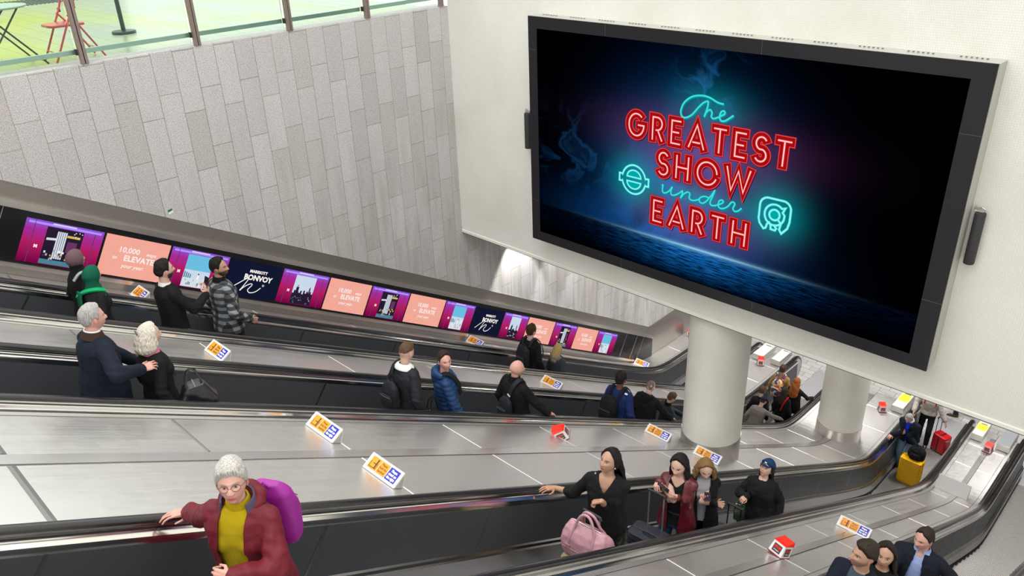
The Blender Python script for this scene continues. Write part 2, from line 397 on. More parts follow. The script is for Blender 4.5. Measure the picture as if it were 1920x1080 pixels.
b = MB(); b.box((0, 0, 0), (.03, .018, .004)); vh = None   # rows of ventilation holes on the casing top
for gi in range(12):
    for k_ in range(6):
        vo = b.build('vent_hole', M_GROOVE) if vh is None else vh.copy()
        if vh is None: vh = vo
        else: COL.objects.link(vo)
        vo.location = (BXF+.18, 8.30-gi*.525-k_*.05, z1+.0055); par(vo, bb)

# picture on the screen: light comes from the display itself
g = NT('screen_picture', True); v, x, y, z = g.coords()
a = g.math('SUBTRACT', TA, y); h = g.math('SUBTRACT', z, TB)
def gauss(ca, ch, sa, sh):
    da = g.math('DIVIDE', g.math('SUBTRACT', a, ca), sa); dh = g.math('DIVIDE', g.math('SUBTRACT', h, ch), sh)
    return g.math('POWER', 2.718, g.math('MULTIPLY', g.math('ADD', g.math('MULTIPLY', da, da), g.math('MULTIPLY', dh, dh)), -1.))
P2 = g.vec(a, h, 0.)
sm = g.noise(P2, 1.5, 7., .7); smr = g.ramp(sm, [(.36, (.35, .35, .35)), (.68, (1.5, 1.5, 1.5))])
wisp = g.noise(P2, 2.0, 9., .9); wr = g.ramp(wisp, [(.50, (0, 0, 0)), (.57, (1, 1, 1)), (.63, (.15, .15, .15)), (.72, (.7, .7, .7))])
blue = g.math('ADD', g.math('MULTIPLY', gauss(2.7, 1.45, 1.0, .95), .85), g.math('MULTIPLY', gauss(2.3, .6, 1.3, .4), .5))
c = g.mix(blue, (.0002, .0003, .0008), (.006, .125, .45))
c = g.mix(1., c, g.mix(g.math('MULTIPLY', blue, 1.2), (1., 1., 1.), smr), 'MULTIPLY')
c = g.mix(g.math('MULTIPLY', g.math('ADD', gauss(2.95, 2.75, .35, .33), g.math('MULTIPLY', gauss(.9, 1.5, .8, .45), .35)), g.math('MULTIPLY', wr, .42)), c, (.03, .22, .62))
# haze lit by the letters
red = g.math('ADD', gauss(2.9, 2.05, 1.15, .34), g.math('ADD', gauss(2.9, 1.62, .75, .30), gauss(2.9, .92, .8, .30)))
c = g.mix(g.math('MULTIPLY', red, .34), c, (.32, .05, .20))
c = g.mix(g.math('MULTIPLY', g.math('ADD', gauss(2.95, 1.9, .6, .25), gauss(2.95, .98, .8, .35)), .35), c, (.12, .14, .45))
tq = g.math('ADD', g.math('ADD', gauss(1.85, 1.3, .34, .32), gauss(4.04, 1.3, .34, .32)), g.math('MULTIPLY', g.math('ADD', gauss(2.98, 2.52, .45, .26), gauss(2.95, 1.28, .7, .14)), .55))
c = g.mix(g.math('MULTIPLY', tq, .62), c, (.0, .42, .45))
# horizon and lit ground
below = g.math('LESS_THAN', h, .51)
hz = g.math('POWER', 2.718, g.math('MULTIPLY', g.math('ABSOLUTE', g.math('SUBTRACT', h, .51)), -55.))
hx = g.math('POWER', 2.718, g.math('MULTIPLY', g.math('POWER', g.math('DIVIDE', g.math('SUBTRACT', a, 3.0), 1.05), 2.), -1.))
gl = g.noise(g.vec(g.math('MULTIPLY', a, 1.5), g.math('MULTIPLY', h, 26.), 0.), 3., 6., .3); glr = g.ramp(gl, [(.4, (.15, .15, .15)), (.62, (1.6, 1.6, 1.6))])
gd = g.mix(hx, (.0004, .002, .008), (.008, .15, .50)); gd = g.mix(1., gd, glr, 'MULTIPLY')
fall = g.n('ShaderNodeMapRange'); g.set(fall.inputs[0], h); fall.inputs[1].default_value = 0.02; fall.inputs[2].default_value = .5; fall.inputs[3].default_value = .03; fall.inputs[4].default_value = 1.
gd = g.mix(1., gd, g.vec(fall.outputs[0], fall.outputs[0], fall.outputs[0]), 'MULTIPLY')
c = g.mix(below, c, gd)
c = g.mix(g.math('MULTIPLY', g.math('MULTIPLY', hz, hx), 1.), c, (.35, .75, 1.))
g.set(g.b.inputs[0], c); g.b.inputs[1].default_value = .9
b = MB(); b.box((BXF+.003, (sy0+sy1)/2, (sz0+sz1)/2), (.006, sy1-sy0, sz1-sz0)); scr = par(b.build('display', g.m), bb)

# neon lettering: each word is one flat layer stack on the display
N_OUT = emis('neon_red_edge', (1., .10, .07), 1.); N_FILL = emis('neon_red_fill', (.40, .004, .008), .9); N_MID = emis('neon_pink', (1., .13, .12), 1.0); N_CORE = emis('neon_core', (1., .80, .76), 1.)
N_TQ = emis('neon_turquoise', (.05, .74, .72), 1.); N_TQG = emis('neon_turquoise_glow', (0., .30, .34), .9); N_DARK = emis('neon_shade', (.015, .004, .03), 1)
def stroke(b, pts, hw, dx, mi, ext=0., closed=False):
    """flat band along a polyline given in screen coordinates (a, h)"""
    P = [Vector(p) for p in pts]; n = len(P)
    if not closed and ext:
        P[0] = P[0] - (P[1]-P[0]).normalized()*ext; P[-1] = P[-1] + (P[-1]-P[-2]).normalized()*ext
    L = []; R = []
    for i in range(n):
        pa = P[i-1] if (i or closed) else None; pb = P[(i+1) % n] if (i < n-1 or closed) else None
        d1 = (P[i]-pa).normalized() if pa is not None else None; d2 = (pb-P[i]).normalized() if pb is not None else None
        if d1 is None: d1 = d2
        if d2 is None: d2 = d1
        n1 = Vector((-d1.y, d1.x)); n2 = Vector((-d2.y, d2.x)); nn = (n1+n2)
        nn = n1 if nn.length < 1e-4 else nn.normalized(); k_ = min(1/max(.42, nn.dot(n1)), 2.2)
        L.append(P[i]+nn*hw*k_); R.append(P[i]-nn*hw*k_)
    X = BXF-.004-dx; vs = []
    for l, r2 in zip(L, R): vs += [(X, TA-l.x, TB+l.y), (X, TA-r2.x, TB+r2.y)]
    fs = [(2*i, 2*i+1, (2*i+3) % (2*n), (2*i+2) % (2*n)) for i in range(n if closed else n-1)]
    b.add(vs, fs, mi)
def arc(cx, cy, rx, ry, a0, a1, n=20): return [(cx+rx*math.cos(math.radians(a0+(a1-a0)*i/n)), cy+ry*math.sin(math.radians(a0+(a1-a0)*i/n))) for i in range(n+1)]
GL = {  # unit-height letters, centre lines; (width, strokes)
 'E': (.58, [[(.50, .87), (.13, .87), (.13, .13), (.50, .13)], [(.13, .5), (.44, .5)]]),
 'T': (.66, [[(.08, .87), (.58, .87)], [(.33, .87), (.33, .08)]]),
 'H': (.70, [[(.13, .92), (.13, .08)], [(.57, .92), (.57, .08)], [(.13, .5), (.57, .5)]]),
 'A': (.78, [[(.10, .08), (.39, .86), (.68, .08)], [(.22, .30), (.56, .30)]]),
 'R': (.64, [[(.13, .08), (.13, .87), (.30, .87)] + arc(.30, .66, .19, .21, 90, -90, 10)[1:] + [(.22, .45)], [(.33, .45), (.52, .08)]]),
 'G': (.86, [arc(.43, .5, .30, .37, 42, 355, 26) + [(.73, .50), (.46, .50)]]),
 'S': (.60, [arc(.30, .68, .17, .19, 20, 255, 14) + arc(.30, .31, .18, .19, 75, -160, 14)]),
 'O': (.98, [arc(.49, .5, .35, .37, 0, 345, 34)]),
 'W': (1.02, [[(.10, .92), (.30, .14), (.51, .80), (.72, .14), (.92, .92)]]),
}
def word(txt, a0, a1, h0, h1):
    b = MB(); H_ = h1-h0; tot = sum(GL[c][0] for c in txt); gap = ((a1-a0)/H_ - tot)/(len(txt)-1) if len(txt) > 1 else 0
    x = 0.
    for ch in txt:
        wd, st = GL[ch]
        for s_ in st:
            pts = [(a0+(x+p[0])*H_, h0+p[1]*H_) for p in s_]
            stroke(b, [(p[0]+.018, p[1]-.018) for p in pts], .135*H_, .0002, 4, .05*H_)
            stroke(b, pts, .172*H_, .0006, 5, .09*H_); stroke(b, pts, .152*H_, .001, 0, .065*H_)
            stroke(b, pts, .134*H_, .002, 1, .05*H_)
            stroke(b, pts, .034*H_, .003, 2, -.025*H_)
            stroke(b, pts, .015*H_, .004, 3, -.03*H_)
        x += wd+gap
    o = b.build('lettering', [N_OUT, N_FILL, N_MID, N_CORE, N_DARK, emis('neon_red_halo', (.28, .012, .05), .9)], None); par(o, bb)
    o['label'] = 'red neon word %s' % txt; return o
word('GREATEST', 1.68, 4.20, 1.90, 2.32); word('SHOW', 2.21, 3.70, 1.43, 1.85); word('EARTH', 2.16, 3.72, .71, 1.13)
def cr(pts, n=10):
    """Catmull-Rom through points"""
    P = [Vector(p) for p in pts]; P = [P[0]*2-P[1]] + P + [P[-1]*2-P[-2]]; out = []
    for i in range(1, len(P)-2):
        for k_ in range(n):
            t = k_/n; p0, p1, p2, p3 = P[i-1:i+3]
            q = .5*((2*p1)+(p2-p0)*t+(2*p0-5*p1+4*p2-p3)*t*t+(3*p1-p0-3*p2+p3)*t**3); out.append((q.x, q.y))
    return out+[tuple(P[-2])]
def script(name, curves, hw=.012, label=''):
    b = MB()
    for cpts in curves:
        pts = cr(cpts) if len(cpts) > 2 else cpts
        stroke(b, [(p[0]+.012, p[1]-.014) for p in pts], hw, .0005, 1)
        stroke(b, pts, hw*1.15, .0012, 1); stroke(b, pts, hw, .002, 0)
    o = b.build(name, [N_TQ, N_TQG], None); par(o, bb); o['label'] = label; return o
# 'The' in handwriting
script('lettering', [
  [(3.19, 2.59), (3.10, 2.60), (2.98, 2.645), (2.86, 2.655), (2.72, 2.62), (2.61, 2.53), (2.565, 2.42), (2.585, 2.345), (2.65, 2.335), (2.74, 2.39), (2.83, 2.50), (2.90, 2.57), (2.965, 2.60)],
  [(2.965, 2.60), (2.96, 2.52), (2.935, 2.43), (2.925, 2.40), (2.955, 2.46), (3.00, 2.49), (3.03, 2.46), (3.025, 2.41), (3.05, 2.385), (3.10, 2.40), (3.17, 2.44), (3.215, 2.475), (3.20, 2.505), (3.16, 2.485), (3.145, 2.42), (3.17, 2.375), (3.22, 2.38), (3.28, 2.42), (3.34, 2.47)]], label='turquoise handwritten neon word The')
# 'under' in handwriting
def ux(p): return p
script('lettering', [
  [(2.33, 1.315), (2.35, 1.33), (2.345, 1.27), (2.355, 1.225), (2.40, 1.225), (2.46, 1.27), (2.50, 1.33), (2.485, 1.26), (2.50, 1.22), (2.55, 1.225), (2.62, 1.27), (2.67, 1.315), (2.665, 1.26), (2.65, 1.21), (2.69, 1.27), (2.75, 1.315), (2.79, 1.30), (2.785, 1.24), (2.82, 1.215), (2.88, 1.225), (2.94, 1.255)],
  [(3.09, 1.31), (3.02, 1.315), (2.955, 1.28), (2.945, 1.23), (2.99, 1.21), (3.05, 1.25), (3.12, 1.35), (3.165, 1.43), (3.14, 1.34), (3.11, 1.25), (3.135, 1.215), (3.19, 1.225), (3.26, 1.26), (3.305, 1.30), (3.285, 1.325), (3.245, 1.30), (3.235, 1.235), (3.27, 1.205), (3.33, 1.22), (3.385, 1.265), (3.42, 1.32), (3.455, 1.335), (3.475, 1.31), (3.455, 1.25), (3.48, 1.215), (3.53, 1.23), (3.58, 1.28)]], .011, label='turquoise handwritten neon word under')
def neon_icon(strokes, fills, label):
    b = MB()
    for poly in fills:
        b.add([(BXF-.0048, TA-p[0], TB+p[1]) for p in poly], [tuple(range(len(poly)))], 2)
    for pts, closed, hw in strokes:
        stroke(b, pts, hw*1.5, .0012, 1, closed=closed); stroke(b, pts, hw, .002, 0, closed=closed)
    o = b.build('neon_emblem', [emis('neon_turquoise_bright', (.25, .95, .90), 1.), emis('neon_tq_mid', (.02, .52, .52), 1), emis('neon_tq_fill', (0., .44, .45), .9)], None); par(o, bb); o['label'] = label
# transport roundel: ring crossed by a bar
cx_, cy_ = 1.85, 1.30
R1 = arc(cx_, cy_, .205, .215, 14, 166, 22); R2 = arc(cx_, cy_, .205, .215, 194, 346, 22)
outl = [(cx_+.255, cy_+.055), (cx_+.20, cy_+.055)] + R1 + [(cx_-.20, cy_+.055), (cx_-.255, cy_+.055), (cx_-.255, cy_-.055), (cx_-.20, cy_-.055)] + R2 + [(cx_+.20, cy_-.055), (cx_+.255, cy_-.055)]
neon_icon([(outl, True, .012), (arc(cx_, cy_+.035, .12, .105, 0, 180, 16), True, .010), (arc(cx_, cy_-.035, .12, .105, 180, 360, 16), True, .010)],
          [arc(cx_, cy_+.035, .12, .105, 0, 180, 16), arc(cx_, cy_-.035, .12, .105, 180, 360, 16)], 'turquoise neon ring crossed by a bar')
# rounded square emblem with a dot and an open foot
cx_, cy_ = 4.04, 1.30
sq = arc(cx_+.10, cy_+.10, .11, .11, 0, 90, 8)[0:] + arc(cx_-.10, cy_+.10, .11, .11, 90, 180, 8) + [(cx_-.21, cy_-.09), (cx_-.19, cy_-.15), (cx_-.13, cy_-.215), (cx_-.10, cy_-.20), (cx_-.085, cy_-.14), (cx_-.06, cy_-.115), (cx_-.035, cy_-.15), (cx_-.03, cy_-.20), (cx_+.03, cy_-.205), (cx_+.045, cy_-.175), (cx_+.0, cy_-.13)]
sq2 = [(cx_+.21, cy_+.10), (cx_+.21, cy_-.05), (cx_+.19, cy_-.14), (cx_+.12, cy_-.225), (cx_+.085, cy_-.18), (cx_+.10, cy_-.10), (cx_+.06, cy_-.06)]
neon_icon([(sq, False, .012), (sq2, False, .012), ([(cx_+.135, cy_+.12)] + arc(cx_, cy_+.0, .135, .14, 48, 345, 26) + [(cx_+.135, cy_+.02), (cx_+.105, cy_+.055)], True, .012), (arc(cx_, cy_, .07, .07, 0, 350, 22), True, .012)],
          [arc(cx_, cy_, .07, .07, 0, 345, 22)], 'turquoise neon rounded square emblem with a dot inside')

# cylindrical wall units either side of the screen
def wall_unit(y, z0, z1, label):
    root = empty('wall_speaker', (WX, y, z0), label=label, cat='speaker', group='slim black cylinders beside the screen')
    h = z1-z0
    MB().lathe([(.001, 0), (.055, 0), (.058, .01), (.058, h-.01), (.055, h), (.001, h)], (-.075, 0, 0), 24).build('body', mat('speaker_black', (.025, .024, .027), .5), root, smooth=True)
    b = MB(); b.box((-.012, 0, h*.5), (.024, .03, h*.96)); b.box((-.03, .02, h+.015), (.09, .09, .02)); b.tube([(-.06, -.04, h+.04), (-.06, .0, h+.055), (-.045, .04, h+.04)], .012, 8); b.tube([(-.03, .06, h+.02), (-.05, .07, h+.05)], .016, 8)
    b.box((-.015, 0, h*.5), (.03, .04, .06)); b.build('bracket', mat('bracket_grey', (.55, .55, .53), .35, .8), root)
wall_unit(2.01, -3.93, -3.33, 'slim black cylinder with bracket on the mosaic wall right of the big screen')
wall_unit(8.72, -3.85, -3.27, 'slim black cylinder half hidden at the left edge of the big screen')
# ================================================================ advert screens on the side wall
def UV(u, v, dy=0.): X, Z = V2Z(u, v); return (X, WY-.062-dy, Z)
def upoly(b, pts, dy, mi): b.add([UV(p[0], p[1], dy) for p in pts], [tuple(range(len(pts)))], mi)
def urect(b, u0, v0, u1, v1, dy, mi): upoly(b, [(u0, v0), (u1, v0), (u1, v1), (u0, v1)], dy, mi)
A_PEACH = emis('ad_peach', (.95, .42, .33), .95); A_WHITE = emis('ad_white', (1, .93, .9), .95); A_NAVY = emis('ad_navy', (.006, .009, .03), 1)
A_MAG = NT('ad_magenta', True); v, x, y, z = A_MAG.coords(); tt = A_MAG.math('ADD', A_MAG.math('MULTIPLY', x, .5), A_MAG.math('MULTIPLY', z, C30))
mr = A_MAG.n('ShaderNodeMapRange'); A_MAG.set(mr.inputs[0], tt); mr.inputs[1].default_value = -2.32; mr.inputs[2].default_value = -1.76
A_MAG.set(A_MAG.b.inputs[0], A_MAG.ramp(mr.outputs[0], [(0., (.16, .0, .06)), (.5, (.50, .015, .13)), (.8, (.42, .03, .36)), (1., (.30, .10, .75))])); A_MAG.b.inputs[1].default_value = .9; A_MAG = A_MAG.m
A_LILAC = emis('ad_lilac', (.42, .30, 1.), 1.); A_DK = emis('ad_dark', (.02, .012, .03), 1); A_SKY = emis('ad_sky', (.16, .55, .80), .95); A_SKYP = emis('ad_pale_sky', (.62, .74, .88), .95)
A_PALE = emis('ad_pale', (.75, .82, .9), .9); A_GREY = emis('ad_grey', (.45, .45, .5), .8); A_YEL = emis('ad_yellow', (.85, .6, .12), .8); A_PURP = emis('ad_purple', (.16, .04, .14), .9); A_TEAL = emis('ad_teal', (.08, .25, .33), .9)
ADM = [A_PEACH, A_WHITE, A_NAVY, A_MAG, A_LILAC, A_DK, A_SKY, A_SKYP, A_PALE, A_GREY, A_YEL, A_PURP, A_TEAL]
def text_mesh(txt, size, bold=0., shear=0., align='CENTER'):
    c = bpy.data.curves.new('t', 'FONT'); c.body = txt; c.size = size; c.offset = bold; c.shear = shear; c.align_x = align; c.resolution_u = 2
    o = bpy.data.objects.new('t', c); COL.objects.link(o)
    me = bpy.data.meshes.new_from_object(o.evaluated_get(bpy.context.evaluated_depsgraph_get()))
    vs = [tuple(q.co) for q in me.vertices]; fs = [tuple(p.vertices) for p in me.polygons]
    bpy.data.objects.remove(o); bpy.data.meshes.remove(me); return vs, fs
_tc = {}
def T(txt, size, bold=0., shear=0.):
    k_ = (txt, size, bold, shear)
    if k_ not in _tc: _tc[k_] = text_mesh(*k_)
    return _tc[k_]
SEQ = 'ABCDEBABCDEBABC'
ORD = ['first', 'second', 'third', 'fourth', 'fifth', 'sixth', 'seventh', 'eighth', 'ninth', 'tenth', 'eleventh', 'twelfth', 'thirteenth', 'fourteenth', 'fifteenth']
DESC = {'A': 'magenta advert screen with white pillar and crowd', 'B': 'peach advert screen with white wording', 'C': 'magenta advert screen with a blue sky view', 'D': 'navy advert screen with white lettering and a drawn line', 'E': 'magenta advert screen with a pale skyline view'}
us0 = [3.70, 4.66, 5.57, 6.49, 7.42, 8.34, 9.27, 10.20, 11.17, 12.05, 12.99, 13.84, 14.85, 15.76, 16.70]
random.seed(3)
for i, t in enumerate(SEQ):
    u0 = us0[i]; u1 = (us0[i+1] if i < 14 else 17.62)-.035; v0, v1 = -2.30, -1.755; w_ = u1-u0
    root = empty('advert_screen', UV((u0+u1)/2, v0), label='%s, %s along the row' % (DESC[t], ORD[i]), cat='advert screen', group='advert screens in the sloping wall row')
    b = MB(); a, c = UV(u0, v0), UV(u1, v0); d, e = UV(u1, v1), UV(u0, v1)
    b.prism([(a[0], a[2]), (c[0], c[2]), (d[0], d[2]), (e[0], e[2])], 1, WY-.068, WY-.056)
    par(b.build('display', {'B': A_PEACH, 'D': A_NAVY}.get(t, A_MAG)), root)
    b = MB()
    cu = (u0+u1)/2
    def put(txt, size, uu, vv, mi, bold=0., shear=0.):
        vs, fs = T(txt, size, bold, shear)
        b.add([UV(uu+p[0], vv+p[1], .0095) for p in vs], fs, mi)
    if t == 'B':
        put('10,000', .105, cu-.10, -1.965, 1, .002); put('ways', .07, cu+.20, -1.965, 1, .001, .3)
        put('to', .07, cu-.27, -2.07, 1, .001, .3); put('ELEVATE', .108, cu+.06, -2.075, 1, .003); put('your year.', .075, cu, -2.17, 1, .001, .3)
    elif t == 'D':
        put('MARRIOTT', .062, cu+.05, -1.915, 1, .003); put('BONVOY', .115, cu+.07, -2.03, 1, .005)
        for pp in ([(cu-.33, -2.19), (cu-.22, -2.10), (cu-.12, -2.02), (cu-.09, -2.03), (cu-.14, -2.14), (cu-.18, -2.22), (cu-.12, -2.15), (cu-.03, -2.09), (cu-.0, -2.11), (cu-.05, -2.19), (cu-.0, -2.23), (cu+.09, -2.20), (cu+.16, -2.13)],):
            q = cr(pp, 6)
            for k_ in range(len(q)-1):
                d_ = Vector(q[k_+1])-Vector(q[k_]); nn = Vector((-d_.y, d_.x)).normalized()*.007
                upoly(b, [Vector(q[k_])+nn, Vector(q[k_+1])+nn, Vector(q[k_+1])-nn, Vector(q[k_])-nn], .009, 1)
        q = arc(cu+.19, -2.09, .018, .018, 0, 360, 12)
        for k_ in range(12):
            m_ = Vector((cu+.19, -2.09)); upoly(b, [q[k_], q[k_+1], m_+(Vector(q[k_+1])-m_)*.6, m_+(Vector(q[k_])-m_)*.6], .009, 1)
    else:
        urect(b, u0+.03, v1-.05, u1-.03, v1-.022, .0075, 4); urect(b, cu-.16, v1-.028, cu+.12, v1-.012, .008, 8)
        upoly(b, [(u0+.10, v0), (u0+.11, v0), (u0+.11, v1), (u0+.10, v1)], .0075, 11); upoly(b, [(u1-.11, v0), (u1-.10, v0), (u1-.10, v1-.05), (u1-.11, v1-.05)], .0075, 11)
        put('M', .05, u0+.17, -2.10, 1, .004)
        l, r2, bt, tp = u0+.25, u1-.24, v0+.012, v1-.06
        if t == 'A':
            urect(b, l, bt, r2, tp, .008, 5); upoly(b, [(l+.02, tp-.14), (l+.13, tp-.13), (l+.13, tp-.16), (l+.02, tp-.17)], .0085, 8)
            for k_ in range(5): urect(b, l+.13+k_*.024, bt+.08, l+.148+k_*.024, tp-.04, .0085, 8)
            urect(b, l+.25, tp-.10, r2-.03, tp-.07, .0085, 10); urect(b, l+.27, bt+.18, r2-.05, tp-.15, .0085, 11)
            urect(b, l, bt, r2, bt+.06, .0085, 12)
            for k_ in range(26):
                uu = random.uniform(l+.01, r2-.03); vv = random.uniform(bt+.03, bt+.17); s_ = random.uniform(.01, .024)
                urect(b, uu, vv, uu+s_, vv+s_*1.3, .009, random.choice((1, 5, 8, 9, 10, 11)))
            for k_ in range(7):
                uu = random.uniform(r2-.15, r2-.02); vv = random.uniform(tp-.1, tp-.02); urect(b, uu, vv, uu+.012, vv+.012, .009, 1)
        elif t == 'C':
            urect(b, l, bt, r2, tp, .008, 6); urect(b, l, bt+.12, r2, bt+.25, .0083, 7); urect(b, l, bt, r2, bt+.13, .0085, 8)
            for k_ in range(4): urect(b, l+.01+k_*.03, bt+.13, l+.028+k_*.03, bt+.22-.01*k_, .0087, 12)
            for k_ in range(16):
                uu = random.uniform(l+.01, r2-.03); vv = random.uniform(bt+.01, bt+.10); urect(b, uu, vv, uu+.012, vv+.03, .009, random.choice((1, 9, 12, 3)))
            urect(b, cu+.02, bt+.12, cu+.05, bt+.19, .009, 1); urect(b, cu+.025, bt+.19, cu+.045, bt+.21, .009, 5); urect(b, r2-.07, bt+.12, r2-.045, bt+.2, .009, 1)
        else:
            urect(b, l, bt, r2, tp, .008, 7)
            pts = [(l, bt)]; uu = l
            while uu < r2: hgt = random.uniform(.17, .24); pts += [(uu, bt+hgt), (min(uu+.03, r2), bt+hgt)]; uu += .03
            pts += [(r2, bt)]; upoly(b, pts, .0083, 5)
            upoly(b, [(r2-.09, bt+.2), (r2-.06, bt+.2), (r2-.06, bt+.27), (r2-.075, bt+.32), (r2-.09, bt+.27)], .0085, 11)
            urect(b, l+.06, bt+.12, l+.11, bt+.28, .009, 5); urect(b, l+.07, bt+.28, l+.10, bt+.315, .009, 9)
            for k_ in range(28):
                uu = random.uniform(l+.01, r2-.03); vv = random.uniform(bt+.01, bt+.14); s_ = .016
                urect(b, uu, vv, uu+s_, vv+s_, .009, random.choice((5, 9, 11, 1, 12)))
    par(b.build('picture', ADM), root)
o = MB(); 
a_ = (4.04, -3.84); o.prism([(a_[0]-.03, a_[1]-.0), (a_[0]+.03, a_[1]+.015), (a_[0]+.035, a_[1]-.015), (a_[0]-.025, a_[1]-.035)], 1, WY-.003, WY-.0005, 1); o.prism([(a_[0]-.035, a_[1]+.03), (a_[0]+.03, a_[1]+.045), (a_[0]+.03, a_[1]+.016), (a_[0]-.03, a_[1]+.001)], 1, WY-.003, WY-.0005, 0)
tag(o.build('sticker', [mat('sticker_green', (.01, .16, .05), .5), mat('sticker_white', (.8, .85, .8), .5)]), 'tiny green and white sticker on the granite slabs above the advert screens', 'sticker')
# ================================================================ escalators and the decks between them
ESC = {'E1': (9.90, 8.63), 'E2': (7.50, 6.26), 'E3': (4.29, 3.10), 'E4': (2.00, .76)}
def sweep(b, prof, xs, yc, sgn, mi=0, closed=False, zoff=0.):
    rows = [[(X, yc+sgn*o, HR(X)+z+zoff) for o, z in prof] for X in xs]
    b.grid(rows, mi, closed)
    if closed:
        n = len(prof); k0 = len(b.v)
        b.add(rows[0], [tuple(range(n))], mi); b.add(rows[-1], [tuple(range(n))], mi)
HPROF = [(.043*math.cos(t)*(1 if abs(math.cos(t)) < .7 else 1), .026*math.sin(t)-.0) for t in [2*math.pi*i/14 for i in range(14)]]
P0 = HR(18.3)
NR = .40
def balustrade(root, y, out, off):
    """y: handrail line, out: +1 when the deck is towards +Y; out side trims, inner panel on the other side"""
    b = MB(); path = [(X, HR(X)) for X in XS]
    tail = [(18.3+NR*math.sin(math.radians(a)), P0-NR+NR*math.cos(math.radians(a))) for a in range(10, 181, 10)] + [(17.9, P0-2*NR)]
    full = path + tail; rows = []
    for i, (X, Z) in enumerate(full):
        pa = full[max(i-1, 0)]; pb = full[min(i+1, len(full)-1)]; d = Vector((pb[0]-pa[0], pb[1]-pa[1])).normalized(); nn = Vector((-d.y, d.x))
        rows.append([(X+nn.x*z, y+o, Z+nn.y*z) for o, z in HPROF])
    b.grid(rows, 0, True); b.build('handrail', M_RUBBER, root, smooth=True)
    b = MB(); sweep(b, [(.10, -.088), (.055, -.075), (.05, -.05), (.03, -.035), (.03, -.015)], XS, y, out); sweep(b, [(-.03, -.015), (-.03, -.04), (-.05, -.05), (-.055, -.058), (-.095, -.075), (-.10, -.10), (-.10, -.13)], XS, y, out)
    b.build('trim', M_TRIM, root, smooth=True, angle=25)
    b = MB(); sweep(b, [(-.10, -.13), (-.125, -.61)], XS, y, out); b.build('panel', M_PANEL, root)
    b = MB(); sweep(b, [(-.125, -.61), (-.142, -.625), (-.148, -.655), (-.165, -.67)], XS, y, out); b.build('ledge', mat('ledge_steel', (.42, .42, .43), .25, 1.), root)
    b = MB(); sweep(b, [(-.165, -.67), (-.17, -.86)], XS, y, out); b.build('skirt', M_SKIRT, root)
    b = MB(); sweep(b, [(-.17, -.86), (-.14, -.875), (-.14, -.90), (-.17, -.905), (-.17, -1.2)], XS, y, out); b.build('brush_strip', M_BLACKM, root)
    b = MB(); sweep(b, [(.10, -.088), (.12, -.6), (.12, -1.1)], XS, y, out); b.build('outer_cladding', M_SKIRT, root)
    # joints between the panels, square to the incline
    b = MB(); X = -2.0+off
    while X < 17.6:
        t = min(1, max(0, (15.6-X)/1.2)); w_ = .02
        dxp = -.277*t
        q = []
        for (o, dz, fx) in ((-.102, -.13, 0.), (-.127, -.61, 1.)):
            for s_ in (0, w_): xx = X+s_+dxp*fx; q.append((xx, y+out*(o-.001), HR(xx)+dz))
        b = MB(); b.add(q, [(0, 1, 3, 2)]); X += 1.685
        b.build('panel_joint', mat('panel_joint_grey', (.30, .30, .31), .3, 1.), root)
    # rounded newel end
    b = MB(); pl = [(17.9, P0-.1)] + [(18.3+(NR-.04)*math.sin(math.radians(a)), P0-NR+(NR-.04)*math.cos(math.radians(a))) for a in range(0, 181, 12)] + [(18.3, P0-1.0), (17.9, P0-1.0)]
    b.prism([(p[0], p[1]) for p in pl], 1, y-.05, y+.05); b.build('newel', mat('newel_steel', (.6, .6, .6), .3, .9), root, smooth=True)
def step_mesh(hw):
    b = MB(); b.box((.173, 0, -.012), (.346, 2*hw, .024))
    b.prism([(.335, -.024), (.346, -.024), (.33, -.2), (.30, -.2)], 1, -hw, hw); b.prism([(.0, -.024), (.01, -.024), (.01, -.04), (0, -.04)], 1, -hw, hw)
    return b
def step_z(k_): 
    return max(HR(k_*.346+.346)-.93, ZF+.01) if HR(k_*.346+.346)-.93 > ZF+.03 else ZF+.01
def step_at(X): return step_z(math.floor(X/.346))
LAB = {'E1': 'escalator farthest back, running down beside the wall of advert screens', 'E2': 'second escalator from the advert wall, carrying the man in a blue puffer jacket', 'E3': 'escalator carrying the woman with a pink bag and the man with a yellow suitcase', 'E4': 'nearest escalator at the lower right with bare ribbed steps'}
OFF = {'E1': (.55, .1), 'E2': (1.1, .4), 'E3': (.80, .3), 'E4': (1.3, .6)}
ste = step_mesh(.44); st0 = None
for kx, (YL, YR) in ESC.items():
    yc = (YL+YR)/2
    root = empty('escalator', (0, 0, 0), label=LAB[kx], cat='escalator')
    balustrade(root, YL, 1, OFF[kx][0]); balustrade(root, YR, -1, OFF[kx][1])
    for k_ in range(-8, 52):
        if st0 is None: st0 = ste.build('step', M_STEP, root); s_ = st0
        else: s_ = st0.copy(); COL.objects.link(s_); s_.parent = root
        s_.location = (k_*.346, yc, step_z(k_)); s_.scale.y = ((YL-YR)/2-.175)/.44
    b = MB(); b.box((17.77, yc, ZF+.012), (.20, YL-YR-.34, .03)); b.build('comb_edge', mat('comb_red', (.28, .10, .09), .5), root)
    b = MB(); b.box((18.75, yc, ZF+.012), (1.8, YL-YR-.34, .024)); b.build('landing_plate', mat('landing_steel', (.50, .50, .52), .45, .6, bump=.3, bscale=80), root)
DECKS = [('D0', 10.555, 10.00, 'narrow brushed steel deck at the foot of the advert wall'), ('D1', 8.53, 7.60, 'brushed steel deck between the two rear escalators'),
         ('D2', 6.16, 4.39, 'broad pale brushed steel deck on which the mosaic columns stand'), ('D3', 3.0, 2.10, 'brushed steel deck in the right foreground, in front of the pink bag'), ('D4', .66, -2.2, 'steel deck beyond the nearest escalator')]
SEAMX = [-1.9, -.3, .62, 1.92, 3.2] + [4.87+1.69*i for i in range(8)]
